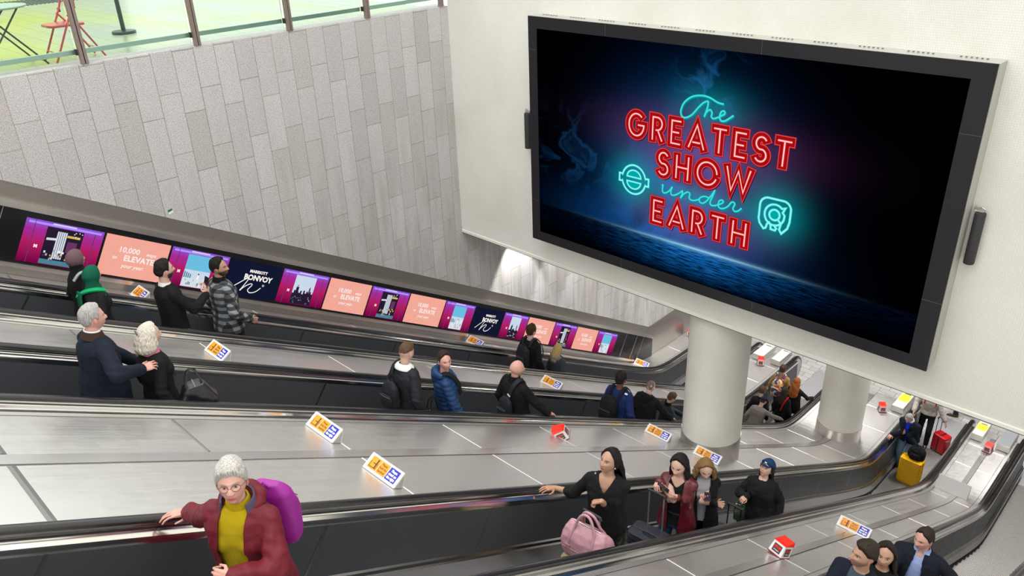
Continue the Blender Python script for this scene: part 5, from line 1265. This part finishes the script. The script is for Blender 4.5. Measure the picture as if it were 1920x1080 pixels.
b = MB(); strap(b, p, [(-.12, -.13, 1.40), (-.04, -.145, 1.475), (.06, -.13, 1.46), (.13, -.08, 1.36)], .014, .012); tag(b.build('bag_strap', cloth('grey_webbing', (.30, .31, .33)), p.root))
p = person('woman in a green headscarf and black coat on the far escalator', 2.36, 8.96, 1.50, heading=.15, skin='tan', fem=1, top=dict(mat=C_BLACK2, hem=.60, t=.035, flare=.06), hair=None, hyaw=.05, lean=.06)
hijab(p, C_GREEN)
b = MB(); strap(b, p, [(-.155, .06, 1.42), (-.175, .05, 1.25), (-.17, .04, 1.0), (-.17, .05, .85)], .075, .012); b.build('scarf_tail', C_GREEN, p.root, smooth=True, angle=80)
b = MB(); strap(b, p, [(-.17, .10, 1.36), (-.12, -.02, 1.44), (-.02, -.12, 1.46), (.08, -.13, 1.42)], .022, .012); b.build('scarf_fold', cloth('bright_green', (.0, .30, .10), .6), p.root, smooth=True, angle=80)

p = person('bearded man in a black jumper and light jeans holding up a phone', 3.21, 9.10, 1.84, heading=0, skin='fair', hairc=BLACKH, beard=.95, hyaw=-.05, top=dict(name='jumper', mat=C_BLACK, hem=.90, t=.026, cuff=.004), trousers=C_LTDENIM,
           collar=dict(name='tee_collar', mt=C_WHITE, r0=.078, r1=.066, z0=1.435, z1=1.475), hands={'R': dict(w=(3.62, 8.98, -4.42), fd=(.35, .2, .9), pn=(-.3, .9, 0), curl=(.5, .6, .4), closed=.3, thumb=.4, pole=(-.2, -.6, -.8)), 'L': dict(w=(3.60, 9.22, -4.62), fd=(.6, -.3, .4), pn=(0, -.6, .5), curl=(.5, .6, .5), pole=(-.2, .6, -.8))})
def phone(label, loc, rot, glow=False):
    root = empty('phone', loc, 0, label, 'phone'); root.rotation_euler = rot
    b = MB(); b.box((0, 0, 0), (.072, .148, .008)); b.build('body', M_BLACK, root, bevel=.003); b = MB(); b.box((0, 0, .0046), (.066, .140, .001)); b.build('display', mat('phone_glass', (.02, .02, .03), .08) if not glow else emis('phone_glow', (.6, .7, .8), .8), root)
phone('dark phone held up by the man in the black jumper', (3.66, 9.0, -4.27), (math.radians(75), .2, math.radians(-80)))
p = person('bearded man in a black and grey plaid shirt jacket on the far escalator', 4.04, 9.48, 1.86, heading=0, skin='tan', hairc=BLACKH, beard=.9, hyaw=-.80, top=dict(name='shirt_jacket', mat=M_PLAID, hem=.78, t=.042, flare=.02), hairk=dict(hle=HLE*1.0), thair=.026,
           collar=dict(name='tee_collar', mt=C_BLACK, r0=.085, r1=.068, z0=1.435, z1=1.50), hands={'R': dict(b=(.16, -.27, .94), closed=.7, curl=(.6, .7, .6))})
p = person('dark curly haired man with a black backpack in front of the peach advert', 9.85, 9.32, 1.80, heading=0, skin='pale', hairc=BROWNH, top=dict(mat=C_BLACK, hem=.86, t=.034), hair='short', thair=.040, hairk=dict(amp=.009, fr=60), collar=dict(name='collar', mt=C_GREYK, r0=.078, r1=.068, z0=1.44, z1=1.475))
backpack(p, 'black backpack worn by the curly haired man on the far escalator', C_CHAR, .30, .46, .15)
p = person('blonde person in a dark parka with grey fur trimmed hood', 10.25, 8.98, 1.53, heading=-.1, skin='fair', fem=1, hairc=(.48, .33, .13), top=dict(name='parka', mat=cloth('slate_parka', (.035, .038, .05)), hem=.62, t=.045, flare=.03), hair='long', hood=dict(mat=C_FAUX, fluff=.013))
p.long_hair((-.10, 0, 1.36), w=(.08, .092, .10, .10, .08, .05), d=(.09, .11, .11, .095, .07, .04))

# --- second escalator
p = person('grey haired man in a navy coat with brown collar, arm around the blonde woman', 1.66, 6.74, 1.66, heading=.05, skin='pink', hairc=GREYH, lean=.06, hyaw=-.05, thair=.028, stub=None, top=dict(name='coat', mat=C_NAVY, hem=.72, t=.042, flare=.02, belly=.03), build=1.12,
           collar=[dict(name='collar', mt=C_BRCOL, r0=.105, r1=.082, z0=1.43, z1=1.50, gap=14, th=.010), dict(name='shirt_collar', mt=C_WHITE, r0=.088, r1=.070, z0=1.45, z1=1.51, gap=10)],
           hands={'R': dict(w=(1.89, 6.40, -3.60), fd=(.9, .15, -.1), pn=(-.1, .6, -.8), curl=(.25, .4, .3), pole=(-.1, -.9, -.5)), 'L': dict(w=(2.05, 6.9, -3.85), pole=(0, .8, -.4))})
p = person('older woman with a pale blonde bob and black coat, held by the grey haired man', 2.06, 6.64, 1.56, heading=0, skin='fair', fem=1, hairc=(.58, .53, .46), top=dict(name='coat', mat=C_BLACK, hem=.72, t=.034, flare=.04), hair='bob', hpitch=.05, lean=.02,
           collar=dict(name='pink_scarf', mt=cloth('pink_scarf', (.60, .16, .22), .9), r0=.095, r1=.078, z0=1.42, z1=1.475, th=.02, bulge=.012))
p.long_hair((-.03, 0, 1.455), w=(.082, .098, .112, .118, .108, .09), d=(.092, .112, .122, .118, .10, .08), B=(112, 122, 118), th=.03)
b = MB(); b.tube([p.Hc+p.Rh @ Vector((-.118+.0*i, -.045+.01*i, .058+.006*i)) for i in range(5)], .006, 8); b.build('hair_clip', mat('clip_brown', (.03, .02, .018), .3), p.root, smooth=True)
def tote(label, loc, rz, w_, d_, h_, mt, hand=.2, name='handbag', tilt=0):
    root = empty(name, loc, rz, label, 'handbag'); root.rotation_euler = (tilt, 0, rz); b = MB(); ringloft(b, [(0, w_/2, d_/2, 0), (h_*.5, w_/2*1.02, d_/2*.95, 0), (h_, w_/2*.9, d_/2*.45, 0)], None, sq=5.)
    me = fuse(b, .009, 3); co = getco(me); no = getno(me); d = np.array([noise.noise(Vector((p_[0]*13, p_[1]*13, p_[2]*13))) for p_ in co]); setco(me, co+no*(d*.010)[:, None]); link(me, 'bag_body', mt, root)
    for sx in (-1, 1):
        b = MB(); b.tube([(sx*d_*.22, -w_*.22, h_*.9), (sx*d_*.1, -w_*.15, h_+hand*.8), (0, 0, h_+hand), (sx*d_*.1, w_*.15, h_+hand*.8), (sx*d_*.22, w_*.22, h_*.9)], .008, 8); b.build('handle', mt, root, smooth=True)
    b = MB(); b.tube([(0, -w_*.42, h_+.003), (0, w_*.42, h_+.003)], .005, 8); b.build('zip', mat('zip_metal', (.5, .5, .5), .3, 1.), root, smooth=True); return root
tote('black leather shoulder bag at the side of the pale blonde woman', (2.28, 6.40, -4.30), -.25, .16, .38, .36, M_BLKLEATHER, .16)
p = person('man with a white fleece collar and charcoal jacket looking down', 4.82, 6.65, 1.70, heading=0, skin='fair', hairc=(.10, .06, .035), hpitch=.28, hyaw=.12, thair=.020, stub=(.30, .20, .15), hairk=dict(hle=np.array([.74, .70, .62, .5, .35, .3, .3, .1, .05])), top=dict(mat=C_CHAR, hem=.84, t=.036, wr=.008),
           collar=dict(name='fleece_collar', mt=C_FUR, r0=.125, r1=.083, z0=1.415, z1=1.485, th=.02, bulge=.014, gap=16, tilt=.26))
backpack(p, 'dark round topped backpack on the man with the white fleece collar', C_CHAR, .27, .36, .13, off=(0, .05), zc=1.12, straps=(1,))
p = person('man in a blue hooded puffer jacket looking back at the camera', 5.42, 6.65, 1.72, heading=-.35, skin='pink', hairc=(.035, .02, .016), hyaw=-1.20, hpitch=-.08, top=dict(name='puffer_jacket', mat=C_NAVYP, hem=.80, t=.044, puff=.010, wr=.004), thair=.024, hood=dict(mat=C_NAVYP, fluff=.006), twist=-.30,
           hands={'R': dict(b=(.10, -.30, .86))})
b = MB(); strap(b, p, [(-.10, -.10, 1.36), (-.03, -.12, 1.485), (.06, -.12, 1.47), (.16, -.11, 1.33), (.18, -.09, 1.15)], .028, .007); b.build('bag_strap', C_BLACK2, p.root, smooth=True, angle=60)
tote('black holdall hanging beside the man in the blue puffer jacket', (5.12, 6.55, -6.16), -.1, .22, .46, .28, C_BLACK2, .26, name='holdall')
p = person('bald man in a black jacket with one hand on the handrail', 6.69, 6.66, 1.78, heading=-.1, skin='pink', hair=None, hyaw=-.35, hpitch=.12, jaw=1.12, build=1.08, beard=.25, hairc=(.25, .18, .14), top=dict(mat=C_BLACK, hem=.84, t=.036), collar=dict(name='collar', mt=C_BLACK, r0=.098, r1=.078, z0=1.42, z1=1.51, gap=8),
           hands={'R': hr_hand(7.02, 6.26)})
backpack(p, 'small grey sling backpack on the bald man by the handrail', C_CHAR, .24, .34, .12, off=(0, -.03), zc=1.10, straps=(), pocket=True)
b = MB(); strap(b, p, [(-.15, -.03, 1.22), (-.14, -.07, 1.36), (-.08, -.10, 1.46), (.0, -.11, 1.49), (.09, -.08, 1.42), (.16, -.02, 1.25)], .030, .008); b.build('sling_strap', C_CHAR, p.root, smooth=True, angle=60)
b = MB(); b.box(p.Tt(-.165, -.055, 1.29), (.02, .06, .018), 0, Matrix.Rotation(.5, 3, 'X')); b.build('buckle', mat('buckle_grey', (.55, .58, .62), .3, .5), p.root, bevel=.003)
p = person('dark haired man in a royal blue hoodie wearing a black backpack', 9.14, 6.62, 1.80, heading=0, skin='brown', hairc=BLACKH, hyaw=.02, thair=.034, hairk=dict(amp=.008), top=dict(name='hoodie', mat=C_ROYAL, hem=.88, t=.034, wr=.007), hood=None, build=1.05)
backpack(p, 'black backpack with a small white logo on the man in the royal blue hoodie', C_BLACK2, .31, .46, .18, accent=((-.06, -.165, 1.44), mat('patch_white', (.8, .8, .85), .5)), off=(0, .03), t=.036)
p = person('man with a shaved head and black hooded top reaching to the handrail', 9.92, 6.62, 1.60, heading=.05, skin='pale', hair='fringe', hairc=(.20, .15, .12), hyaw=-.1, hpitch=.2, lean=.16, build=1.1, top=dict(name='hooded_jacket', mat=C_BLACK2, hem=.84, t=.04), hood=dict(mat=C_BLACK2),
           hands={'R': hr_hand(10.33, 6.26)})
p = person('brown haired child in a dark jacket gripping the handrail', 10.62, 6.64, 1.42, heading=-.5, skin='fair', hairc=(.10, .06, .035), hpitch=.35, thair=.034, lean=.12, top=dict(mat=cloth('bottle_navy', (.012, .022, .03), .6), hem=.84, t=.034), collar=dict(name='collar', mt=C_BLACK, r0=.090, r1=.078, z0=1.43, z1=1.51),
           hands={'R': hr_hand(10.78, 6.26), 'L': hr_hand(10.98, 6.28)})
b = MB(); b.box(p.Tt(.155, -.10, 1.22), (.012, .03, .035), 0, Matrix.Rotation(.4, 3, 'X')); b.build('badge', MATS['patch_white'], p.root, bevel=.004)
# lower end of the second escalator
p = person('person in a taupe jacket and navy cap leaning on the handrail', 14.60, 6.72, 1.50, heading=0, skin='fair', hairc=BROWNH, lean=.55, hpitch=.2, thair=.02, top=dict(mat=C_TAUPE, hem=.88, t=.036), hands={'R': hr_hand(15.25, 6.26)})
def cap(P_, m_, visor=True, logo=True, name='cap'):
    hair_shell(P_.HP, .034, P_.Rh, P_.Hc, P_.s, m_, P_.root, style='long', name=name, hle=np.array([.58, .54, .46, .38, .32, .28, .25, .15, .1]), amp=.0006, fr=10.)
    if visor:
        b = MB(); rows = []
        for i in range(7):
            q = i/6; row = []
            for j in range(17):
                a = math.radians(-60+120*j/16); r_ = .100+.072*q*math.cos(a)**.6 if math.cos(a) > 0 else .098; row.append(P_.Hc+P_.Rh @ (Vector((math.cos(a)*r_+.004, math.sin(a)*.084*(1-.08*q), .064-.016*q-.014*abs(math.sin(a))*1.0))*P_.s))
            rows.append(row)
        b.grid(rows); o = b.build('visor', m_, P_.root, smooth=True); so = o.modifiers.new('t', 'SOLIDIFY'); so.thickness = .004
    if logo: b = MB(); ellipsoid(b, P_.Hc+P_.Rh @ (Vector((.098, .0, .083))*P_.s), (.006*P_.s, .018*P_.s, .008*P_.s), P_.Rh, 12, 8); b.build('logo', MATS['patch_white'], P_.root, smooth=True)
cap(p, cloth('navy_cap', (.008, .012, .03)), False, False)
p = person('brown haired person bending low between the others', 15.22, 6.95, 1.50, heading=.2, skin='fair', hairc=(.09, .055, .035), lean=.3, thair=.034, top=dict(mat=C_BLACK2, hem=.86, t=.03))
p = person('dark haired woman in a black coat with a diagonal red strap', 15.84, 6.62, 1.52, heading=0, skin='fair', fem=1, hairc=(.035, .022, .018), top=dict(name='coat', mat=C_BLACK, hem=.68, t=.036), hair='long')
p.long_hair((-.13, 0, 1.26), wave=.03)
b = MB(); strap(b, p, [(-.165, -.02, 1.10), (-.175, -.06, 1.25), (-.13, -.10, 1.40), (-.02, -.12, 1.475), (.09, -.09, 1.42)], .016, .010); b.build('red_strap', cloth('red_webbing', (.42, .01, .015)), p.root, smooth=True, angle=60)
p = person('woman with long auburn hair and black coat at the escalator foot', 16.42, 6.60, 1.54, heading=0, skin='pale', fem=1, hairc=(.30, .095, .02), top=dict(name='coat', mat=C_BLACK, hem=.70, t=.036), hair='long', hands={'R': hr_hand(16.80, 6.27)})
p.long_hair((-.15, 0, 1.20), w=(.08, .10, .12, .13, .10, .04), d=(.092, .12, .13, .11, .08, .03), wave=.05)
p = person('walking person in an ochre top with a patchwork rucksack at the foot of the escalator', 16.62, 7.08, 1.62, heading=.1, skin='tan', hairc=(.07, .04, .025), thair=.03, trousers=(.03, .06, .12), top=dict(mat=cloth('ochre_top', (.33, .20, .08)), hem=.88, t=.03), legs={'L': (.16, .1, 0), 'R': (-.14, -.1, .02)})
backpack(p, 'purple, turquoise and yellow patchwork rucksack at the foot of the escalator', M_PATCH, .32, .48, .18)

# --- third escalator, riding up
p = person('grey haired woman in a burgundy coat and mustard polo neck', 1.36, 3.60, 1.70, heading=PI+.58, skin='pink', fem=.5, hairc=(.46, .44, .41), hyaw=.40, hpitch=-.22, build=1.08, glasses=True, thair=.036, hairk=dict(amp=.007, fr=30, hle=np.array([.60, .56, .44, .25, -.05, -.05, -.05, -.45, -.52])),
           top=dict(name='coat', mat=C_MAG, hem=.56, t=.048, flare=.05, open=(.10, .075, .56, 1.42), wr=.009), inner=dict(mat=C_MUST, hem=.88, t=.022), trousers=(.02, .02, .025),
           collar=[dict(name='polo_neck', mt=C_MUST, r0=.072, r1=.066, z0=1.42, z1=1.50, th=.012, bulge=.006), dict(name='coat_collar', mt=cloth('slate_lining', (.07, .06, .10)), r0=.125, r1=.10, z0=1.40, z1=1.50, gap=52, th=.012)], hood=dict(mat=C_MAG),
           hands={'R': dict(w=(1.28, 4.25, HR(1.28)+.060), fd=(-C30, .25, S30*.6), pn=(0, 0, -1), curl=(.2, .35, .35), thumb=.7, pole=(.4, .2, -1)), 'L': dict(w=(1.12, 3.34, -3.27), fd=(-.4, .75, -.1), pn=(.6, -.2, -.3), curl=(.5, .6, .4), closed=.3, pole=(-.5, .8, -.4))})
backpack(p, 'magenta and lilac rucksack on the woman in the burgundy coat', cloth('magenta_nylon', (.28, .010, .25), .5, spec=.5), .32, .44, .18, off=(-.02, .03), zc=1.17, t=.055, straps=())
p = person('long haired woman in a black top resting one hand on the handrail', 4.82, 3.60, 1.74, heading=PI+.35, skin='olive', fem=1, hairc=BLACKH, hyaw=-.45, hpitch=-.36, hroll=0, build=1.12, top=dict(name='blouse', mat=C_BLACK, hem=.84, t=.03, sleeves=.64, vneck=(1.335, .62), cuff=.012, neckr=.095), hair='long', trousers=(.012, .012, .013), skirt=(M_FLORAL, .25),
           hands={'R': dict(w=(4.70, 4.17, HR(4.70)+.065), fd=(-.86, .35, .30), pn=(0, 0, -1), curl=(.12, .25, .25), spread=.06, thumb=.8, pole=(.5, .2, -1)), 'L': dict(w=(4.60, 3.50, -5.15), fd=(-.35, .75, -.35), pn=(-.2, 0, -1), curl=(.7, .9, .6), closed=.6, pole=(.5, -.6, -.6))})
p.long_hair((-.17, .02, 1.18), w=(.080, .092, .105, .115, .105, .05), d=(.092, .112, .12, .10, .08, .03), B=(102, 100, 85))
b = MB(); ellipsoid(b, p.Hc+p.Rh @ (Vector((.0, .082, -.035))*p.s), (.007, .006, .009), None, 10, 8); ellipsoid(b, p.Hc+p.Rh @ (Vector((.0, -.082, -.035))*p.s), (.007, .006, .009), None, 10, 8); b.build('earring', mat('pearl', (.85, .82, .78), .2), p.root, smooth=True)
zs_ = step_at(4.42)+.0
suitcase('beige ribbed suitcase under the pink bag', 4.37, 3.50, zs_, .05, .42, .26, .64, mat('beige_shell', (.42, .33, .19), .4), ext=.44, hcol=(.45, .38, .28))
# pink holdall on the beige case
pk = empty('pink_holdall', (4.40, 3.50, zs_+.665), .08, 'large pale pink holdall with twin handles standing on the beige suitcase', 'bag'); M_PINK = cloth('pale_pink_leather', (.46, .25, .29), .5, var=.06, bump=.12, spec=.4)
b = MB(); rows = []
for z_, hw, hd in ((0, .235, .125), (.03, .25, .135), (.12, .252, .14), (.20, .245, .125), (.27, .222, .085), (.31, .20, .04), (.325, .185, .018)):
    rows.append((z_, hw, hd, 0))
ringloft(b, rows, None, sq=4.5, seg=40); me = fuse(b, .007, 3); co = getco(me); no = getno(me); d = np.array([noise.noise(Vector((q[0]*9, q[1]*9, q[2]*9+5)))*.6+.4*noise.noise(Vector((q[0]*22, q[1]*22, q[2]*14))) for q in co]); setco(me, co+no*(d*.016)[:, None]); link(me, 'bag_body', M_PINK, pk)
for sx in (-1, 1):
    pts = [(sx*.125, -.13, .06), (sx*.118, -.125, .20), (sx*.055, -.105, .32), (sx*.03, -.06, .44), (sx*.02, 0, .475), (sx*.03, .06, .44), (sx*.055, .105, .32), (sx*.118, .125, .20), (sx*.125, .13, .06)]
    q = [Vector(a) for a in pts]; out = []
    for i in range(len(q)-1):
        for t_ in (0, .33, .66):
            p0, p1, p2, p3 = q[max(i-1, 0)], q[i], q[i+1], q[min(i+2, len(q)-1)]; out.append(.5*((2*p1)+(p2-p0)*t_+(2*p0-5*p1+4*p2-p3)*t_*t_+(3*p1-p0-3*p2+p3)*t_**3))
    b = MB(); b.tube(out+[q[-1]], .0135, 10); b.build('handle', M_PINK, pk, smooth=True)
b = MB(); b.box((-.139, 0, .10), (.006, .40, .012)); b.box((-.139, -.13, .12), (.008, .05, .05)); b.box((-.139, .13, .12), (.008, .05, .05)); b.build('seam_trim', cloth('pink_trim', (.46, .24, .28), .5), pk, bevel=.002)
b = MB(); b.tube([(0, -.15, .328), (0, .15, .328)], .006, 8); b.build('zip', MATS['zip_metal'], pk, smooth=True)

p = person('dark haired woman in an oxblood leather jacket over a black top, holding a phone', 6.07, 3.56, 1.78, heading=PI+.25, skin='fair', fem=1, hairc=BLACKH, hyaw=-.12, hpitch=.12, top=dict(name='leather_jacket', mat=M_REDLEATHER, hem=.80, t=.034, flare=.02, open=(.055, .075, .80, 1.42), wr=.004), inner=dict(mat=C_BLACK, hem=.88, t=.012, vneck=(1.36, .9)), trousers=C_DENIM, hair='long',
           hands={'R': dict(w=(5.78, 3.64, -5.74), fd=(-.8, -.3, -.1), pn=(0, -.4, -.9), curl=(.6, .7, .5), closed=.4, pole=(.4, .7, -.6)), 'L': dict(w=(5.80, 3.42, -5.84), fd=(-.7, .6, .2), pn=(0, .5, .8), curl=(.6, .7, .5), closed=.3, pole=(.4, -.7, -.6))})
p.long_hair((-.10, 0, 1.24), w=(.080, .092, .105, .115, .105, .05), d=(.092, .11, .11, .10, .08, .03), B=(112, 122, 110), fx=.05)
p.neckband('lapel_collar', M_REDLEATHER, .118, .086, 1.40, 1.475, gap=50, th=.008)
phone('white edged phone in the hands of the woman in the oxblood jacket', (5.69, 3.52, -5.70), (math.radians(35), .2, math.radians(25)), False)
b = MB(); b.tube([p.Tt(.12*math.cos(a), .165*math.sin(a), 1.02) for a in [2*PI*i/30 for i in range(30)]], .012, 8, closed=True); b.build('belt', M_BLKLEATHER, p.root, smooth=True)
suitcase('glossy black suitcase with tall grey handle before the woman in the oxblood jacket', 5.39, 3.46, step_at(5.39), .08, .46, .26, .82, mat('black_shell', (.02, .024, .032), .22, coat=.4), ext=.46, hcol=(.30, .32, .34))
p = person('woman with wavy dark blonde hair in a black coat looking down at a phone', 6.72, 3.62, 1.72, heading=PI+.55, skin='fair', fem=1, hairc=(.20, .115, .045), hpitch=.30, hyaw=.15, top=dict(name='long_coat', mat=C_BLACK, hem=.36, t=.034, flare=.05, open=(.03, .075, .9, 1.42)), inner=dict(mat=C_GREYK, hem=.88, t=.014), trousers=(.012, .012, .014), hair='wavy',
           collar=dict(name='sweater_neck', mt=C_GREYK, r0=.074, r1=.066, z0=1.43, z1=1.48), hands={'R': dict(w=(6.47, 3.44, -6.28), fd=(-.7, -.5, .2), pn=(0, .1, 1), curl=(.5, .5, .4), pole=(.4, .6, -.6)), 'L': dict(w=(6.50, 3.30, -6.34), pole=(.4, -.7, -.6))})
p.long_hair((-.03, 0, 1.36), w=(.084, .105, .125, .13, .12, .08), d=(.09, .115, .12, .11, .09, .06), B=(116, 128, 125), wave=.07, th=.035)
q = Vector((6.385, 3.37, -6.20)); phone('dark phone in the hand of the wavy blonde woman', q, (0, 0, PI+.55+PI/2))
suitcase('smaller glossy black suitcase behind the wavy blonde woman', 7.42, 3.56, step_at(7.42), .05, .40, .24, .52, MATS['black_shell'], ext=.36, hcol=(.03, .03, .03))
p = person('woman in a navy baseball cap and black clothes looking up', 7.92, 3.42, 1.62, heading=PI+.25, skin='fair', fem=1, hairc=(.02, .014, .012), hpitch=-.55, hyaw=-.40, top=dict(name='coat', mat=C_BLACK2, hem=.62, t=.045, flare=.08, wr=.009), trousers=(.008, .009, .014), hair='long', legs={'L': (.12, .12, 0), 'R': (-.12, -.10, 0.)}, shoes=(.012, .012, .012),
           hands={'R': dict(w=(7.66, 3.50, -7.12), fd=(-.7, .1, .1), pn=(0, .4, -1), closed=.6, curl=(.6, .6, .5)), 'L': dict(b=(.02, .27, .86))})
p.long_hair((-.12, 0, 1.15)); cap(p, cloth('navy_cap2', (.01, .035, .11)))
q = Vector((7.60, 3.54, -7.42)); tote('small dark green bag held by the woman in the cap', q, PI+.35, .14, .22, .18, mat('dark_green_leather', (.02, .035, .022), .4), .10)
p = person('balding man in a navy jacket and bright blue jumper beside the yellow suitcase', 16.86, 3.98, 1.72, heading=PI-.15, skin='pink', hair='receding', hairc=(.34, .32, .31), thair=.010, hpitch=.42, lean=.24, build=1.1, top=dict(mat=C_NAVY, hem=.88, t=.04, open=(.02, .05, 1.1, 1.42)), inner=dict(mat=cloth('cobalt_jumper', (.005, .03, .62)), hem=.9, t=.018), trousers=C_LTDENIM, z=ZF+.01,
           collar=dict(name='shirt_collar', mt=C_WHITE, r0=.086, r1=.072, z0=1.44, z1=1.50, gap=18), hands={'R': dict(w=(16.52, 4.27, HR(16.52)+.06), fd=(-1, .1, 0), pn=(0, 0, -1), curl=(.2, .35, .35), pole=(.3, .6, -.6)), 'L': dict(w=(16.60, 3.72, -11.66), fd=(-.8, .2, -.3), pn=(0, 0, -1), curl=(.6, .8, .6), closed=.5, pole=(.3, -.8, -.3))})
M_YEL = mat('yellow_shell', (.92, .50, .0), .35, coat=.3)
suitcase('large yellow ribbed suitcase at the foot of the escalator', 16.44, 3.70, ZF+.02, -.04, .47, .28, .72, M_YEL, ext=.16, hcol=(.03, .03, .03))
bp = empty('rucksack', (16.52, 3.66, ZF+.76), 0, 'black rucksack resting on top of the yellow suitcase', 'backpack')
b = MB(); ringloft(b, [(-.02, .17, .10, 0), (.05, .185, .12, 0), (.16, .18, .12, 0), (.24, .13, .09, .02), (.28, .07, .05, .03)], Matrix.Rotation(-.25, 4, 'Y'), sq=3.); me = fuse(b, .010, 4); co = getco(me); no = getno(me); d = np.array([noise.noise(Vector((q[0]*13, q[1]*13, q[2]*13))) for q in co]); setco(me, co+no*(d*.012)[:, None]); link(me, 'pack_body', C_BLACK2, bp)
b = MB(); ringloft(b, [(.02, .12, .04, -.12), (.12, .125, .045, -.125), (.18, .09, .03, -.11)], Matrix.Rotation(-.25, 4, 'Y'), sq=3.); link(fuse(b, .009, 3), 'front_pocket', C_BLACK2, bp)
b = MB(); b.tube([(0, -.05, .26), (0, -.04, .31), (0, .04, .31), (0, .05, .26)], .008, 8); b.build('top_loop', C_BLACK2, bp, smooth=True)
p = person('person in a cream jacket and black trousers pulling the red case', 18.12, 3.98, 1.70, heading=PI+.15, skin='fair', fem=1, hairc=BROWNH, top=dict(mat=C_CREAM, hem=.93, t=.045, wr=.008), trousers=(.012, .012, .014), z=ZF+.025, hair='long', legs={'L': (.14, .1, 0), 'R': (-.10, -.1, 0)},
           hands={'R': dict(b=(.24, -.30, 1.02)), 'L': dict(w=(18.06, 3.58, -11.72), pole=(.4, -.7, -.3))})
p.long_hair((-.12, 0, 1.25))
b = MB(); strap(b, p, [(-.17, .10, 1.15), (-.14, .10, 1.40), (-.03, .115, 1.49), (.10, .115, 1.44), (.17, .13, 1.25)], .012, .010); strap(b, p, [(-.17, -.10, 1.15), (-.14, -.10, 1.40), (-.03, -.115, 1.49), (.10, -.115, 1.44), (.17, -.13, 1.25)], .012, .010); b.build('red_straps', MATS['red_webbing'], p.root, smooth=True, angle=60)
suitcase('red hard shell case with a black band and long handle', 18.08, 3.56, ZF+.03, 1.2, .26, .35, .50, mat('red_shell', (.62, .008, .016), .28, coat=.4), rib=False, ext=.42, hcol=(.06, .06, .06), mid=.014)
p = person('walker in dark trousers and brown shoes on the lower floor, mostly hidden by the wall', 20.0, 3.62, 1.72, heading=PI/2+.3, skin='fair', hairc=BROWNH, top=dict(mat=C_NAVY, hem=.84, t=.034), trousers=(.018, .022, .035), shoes=(.06, .035, .018), z=ZF, legs={'L': (.20, .1, 0), 'R': (-.20, -.1, .05)})

# --- nearest escalator, riding up
p = person('dark haired man with a moustache in a navy jacket looking up to the left', 5.78, 1.50, 1.86, heading=PI-.15, skin='tan', hairc=(.022, .015, .013), hyaw=-.50, hpitch=-.18, beard=.4, thair=.032, jaw=1.08, top=dict(mat=C_NAVY, hem=.84, t=.038, open=(.02, .06, 1.0, 1.42)), inner=dict(mat=cloth('slate_shirt', (.05, .07, .09)), hem=.9, t=.014), hairk=dict(hle=np.array([.66, .62, .56, .45, .25, .2, .2, -.1, -.3])),
           hands={'R': dict(w=(5.45, 1.93, HR(5.45)+.06), fd=(-C30, .1, S30), pn=(0, 0, -1), curl=(.2, .35, .35), pole=(.4, .6, -.6))})
p = person('dark haired woman staring at the camera from behind the man with a moustache', 6.42, 1.48, 1.78, heading=PI, skin='tan', fem=1, hairc=(.02, .013, .011), hyaw=.20, hpitch=-.22, top=dict(name='coat', mat=C_BLACK, hem=.70, t=.034), hair='long')
p.long_hair((-.06, .02, 1.24), w=(.080, .092, .105, .115, .10, .05), d=(.09, .11, .11, .10, .08, .03), B=(110, 118, 105), fx=.04)
p = person('man in a dark suit jacket and pale blue shirt with hands on his hips', 7.76, 1.44, 1.86, heading=PI+.05, skin='pink', hair='receding', hairc=(.03, .02, .015), hyaw=-.42, hpitch=.02, jaw=1.1, build=1.12, thair=.022, top=dict(name='suit_jacket', mat=cloth('midnight_suit', (.008, .010, .018)), hem=.78, t=.034, flare=.02, open=(.12, .035, .78, 1.42)), inner=dict(name='shirt', mat=C_BLUESH, hem=.9, t=.016, vneck=(1.40, .8)), trousers=(.015, .02, .05),
           hands={'L': dict(b=(.07, .20, 1.02), fd=(.3, .3, -.4), pole=(-.35, 1., -.1), curl=(.4, .5, .4)), 'R': dict(w=(7.35, 1.90, HR(7.35)+.06), fd=(-C30, .1, S30), pn=(0, 0, -1), curl=(.2, .35, .35), pole=(.4, .6, -.6))})
p.neckband('shirt_collar', C_BLUESH, .092, .070, 1.425, 1.485, gap=20, th=.006); p.neckband('lapel_collar', MATS['midnight_suit'], .115, .09, 1.40, 1.455, gap=50, th=.008)
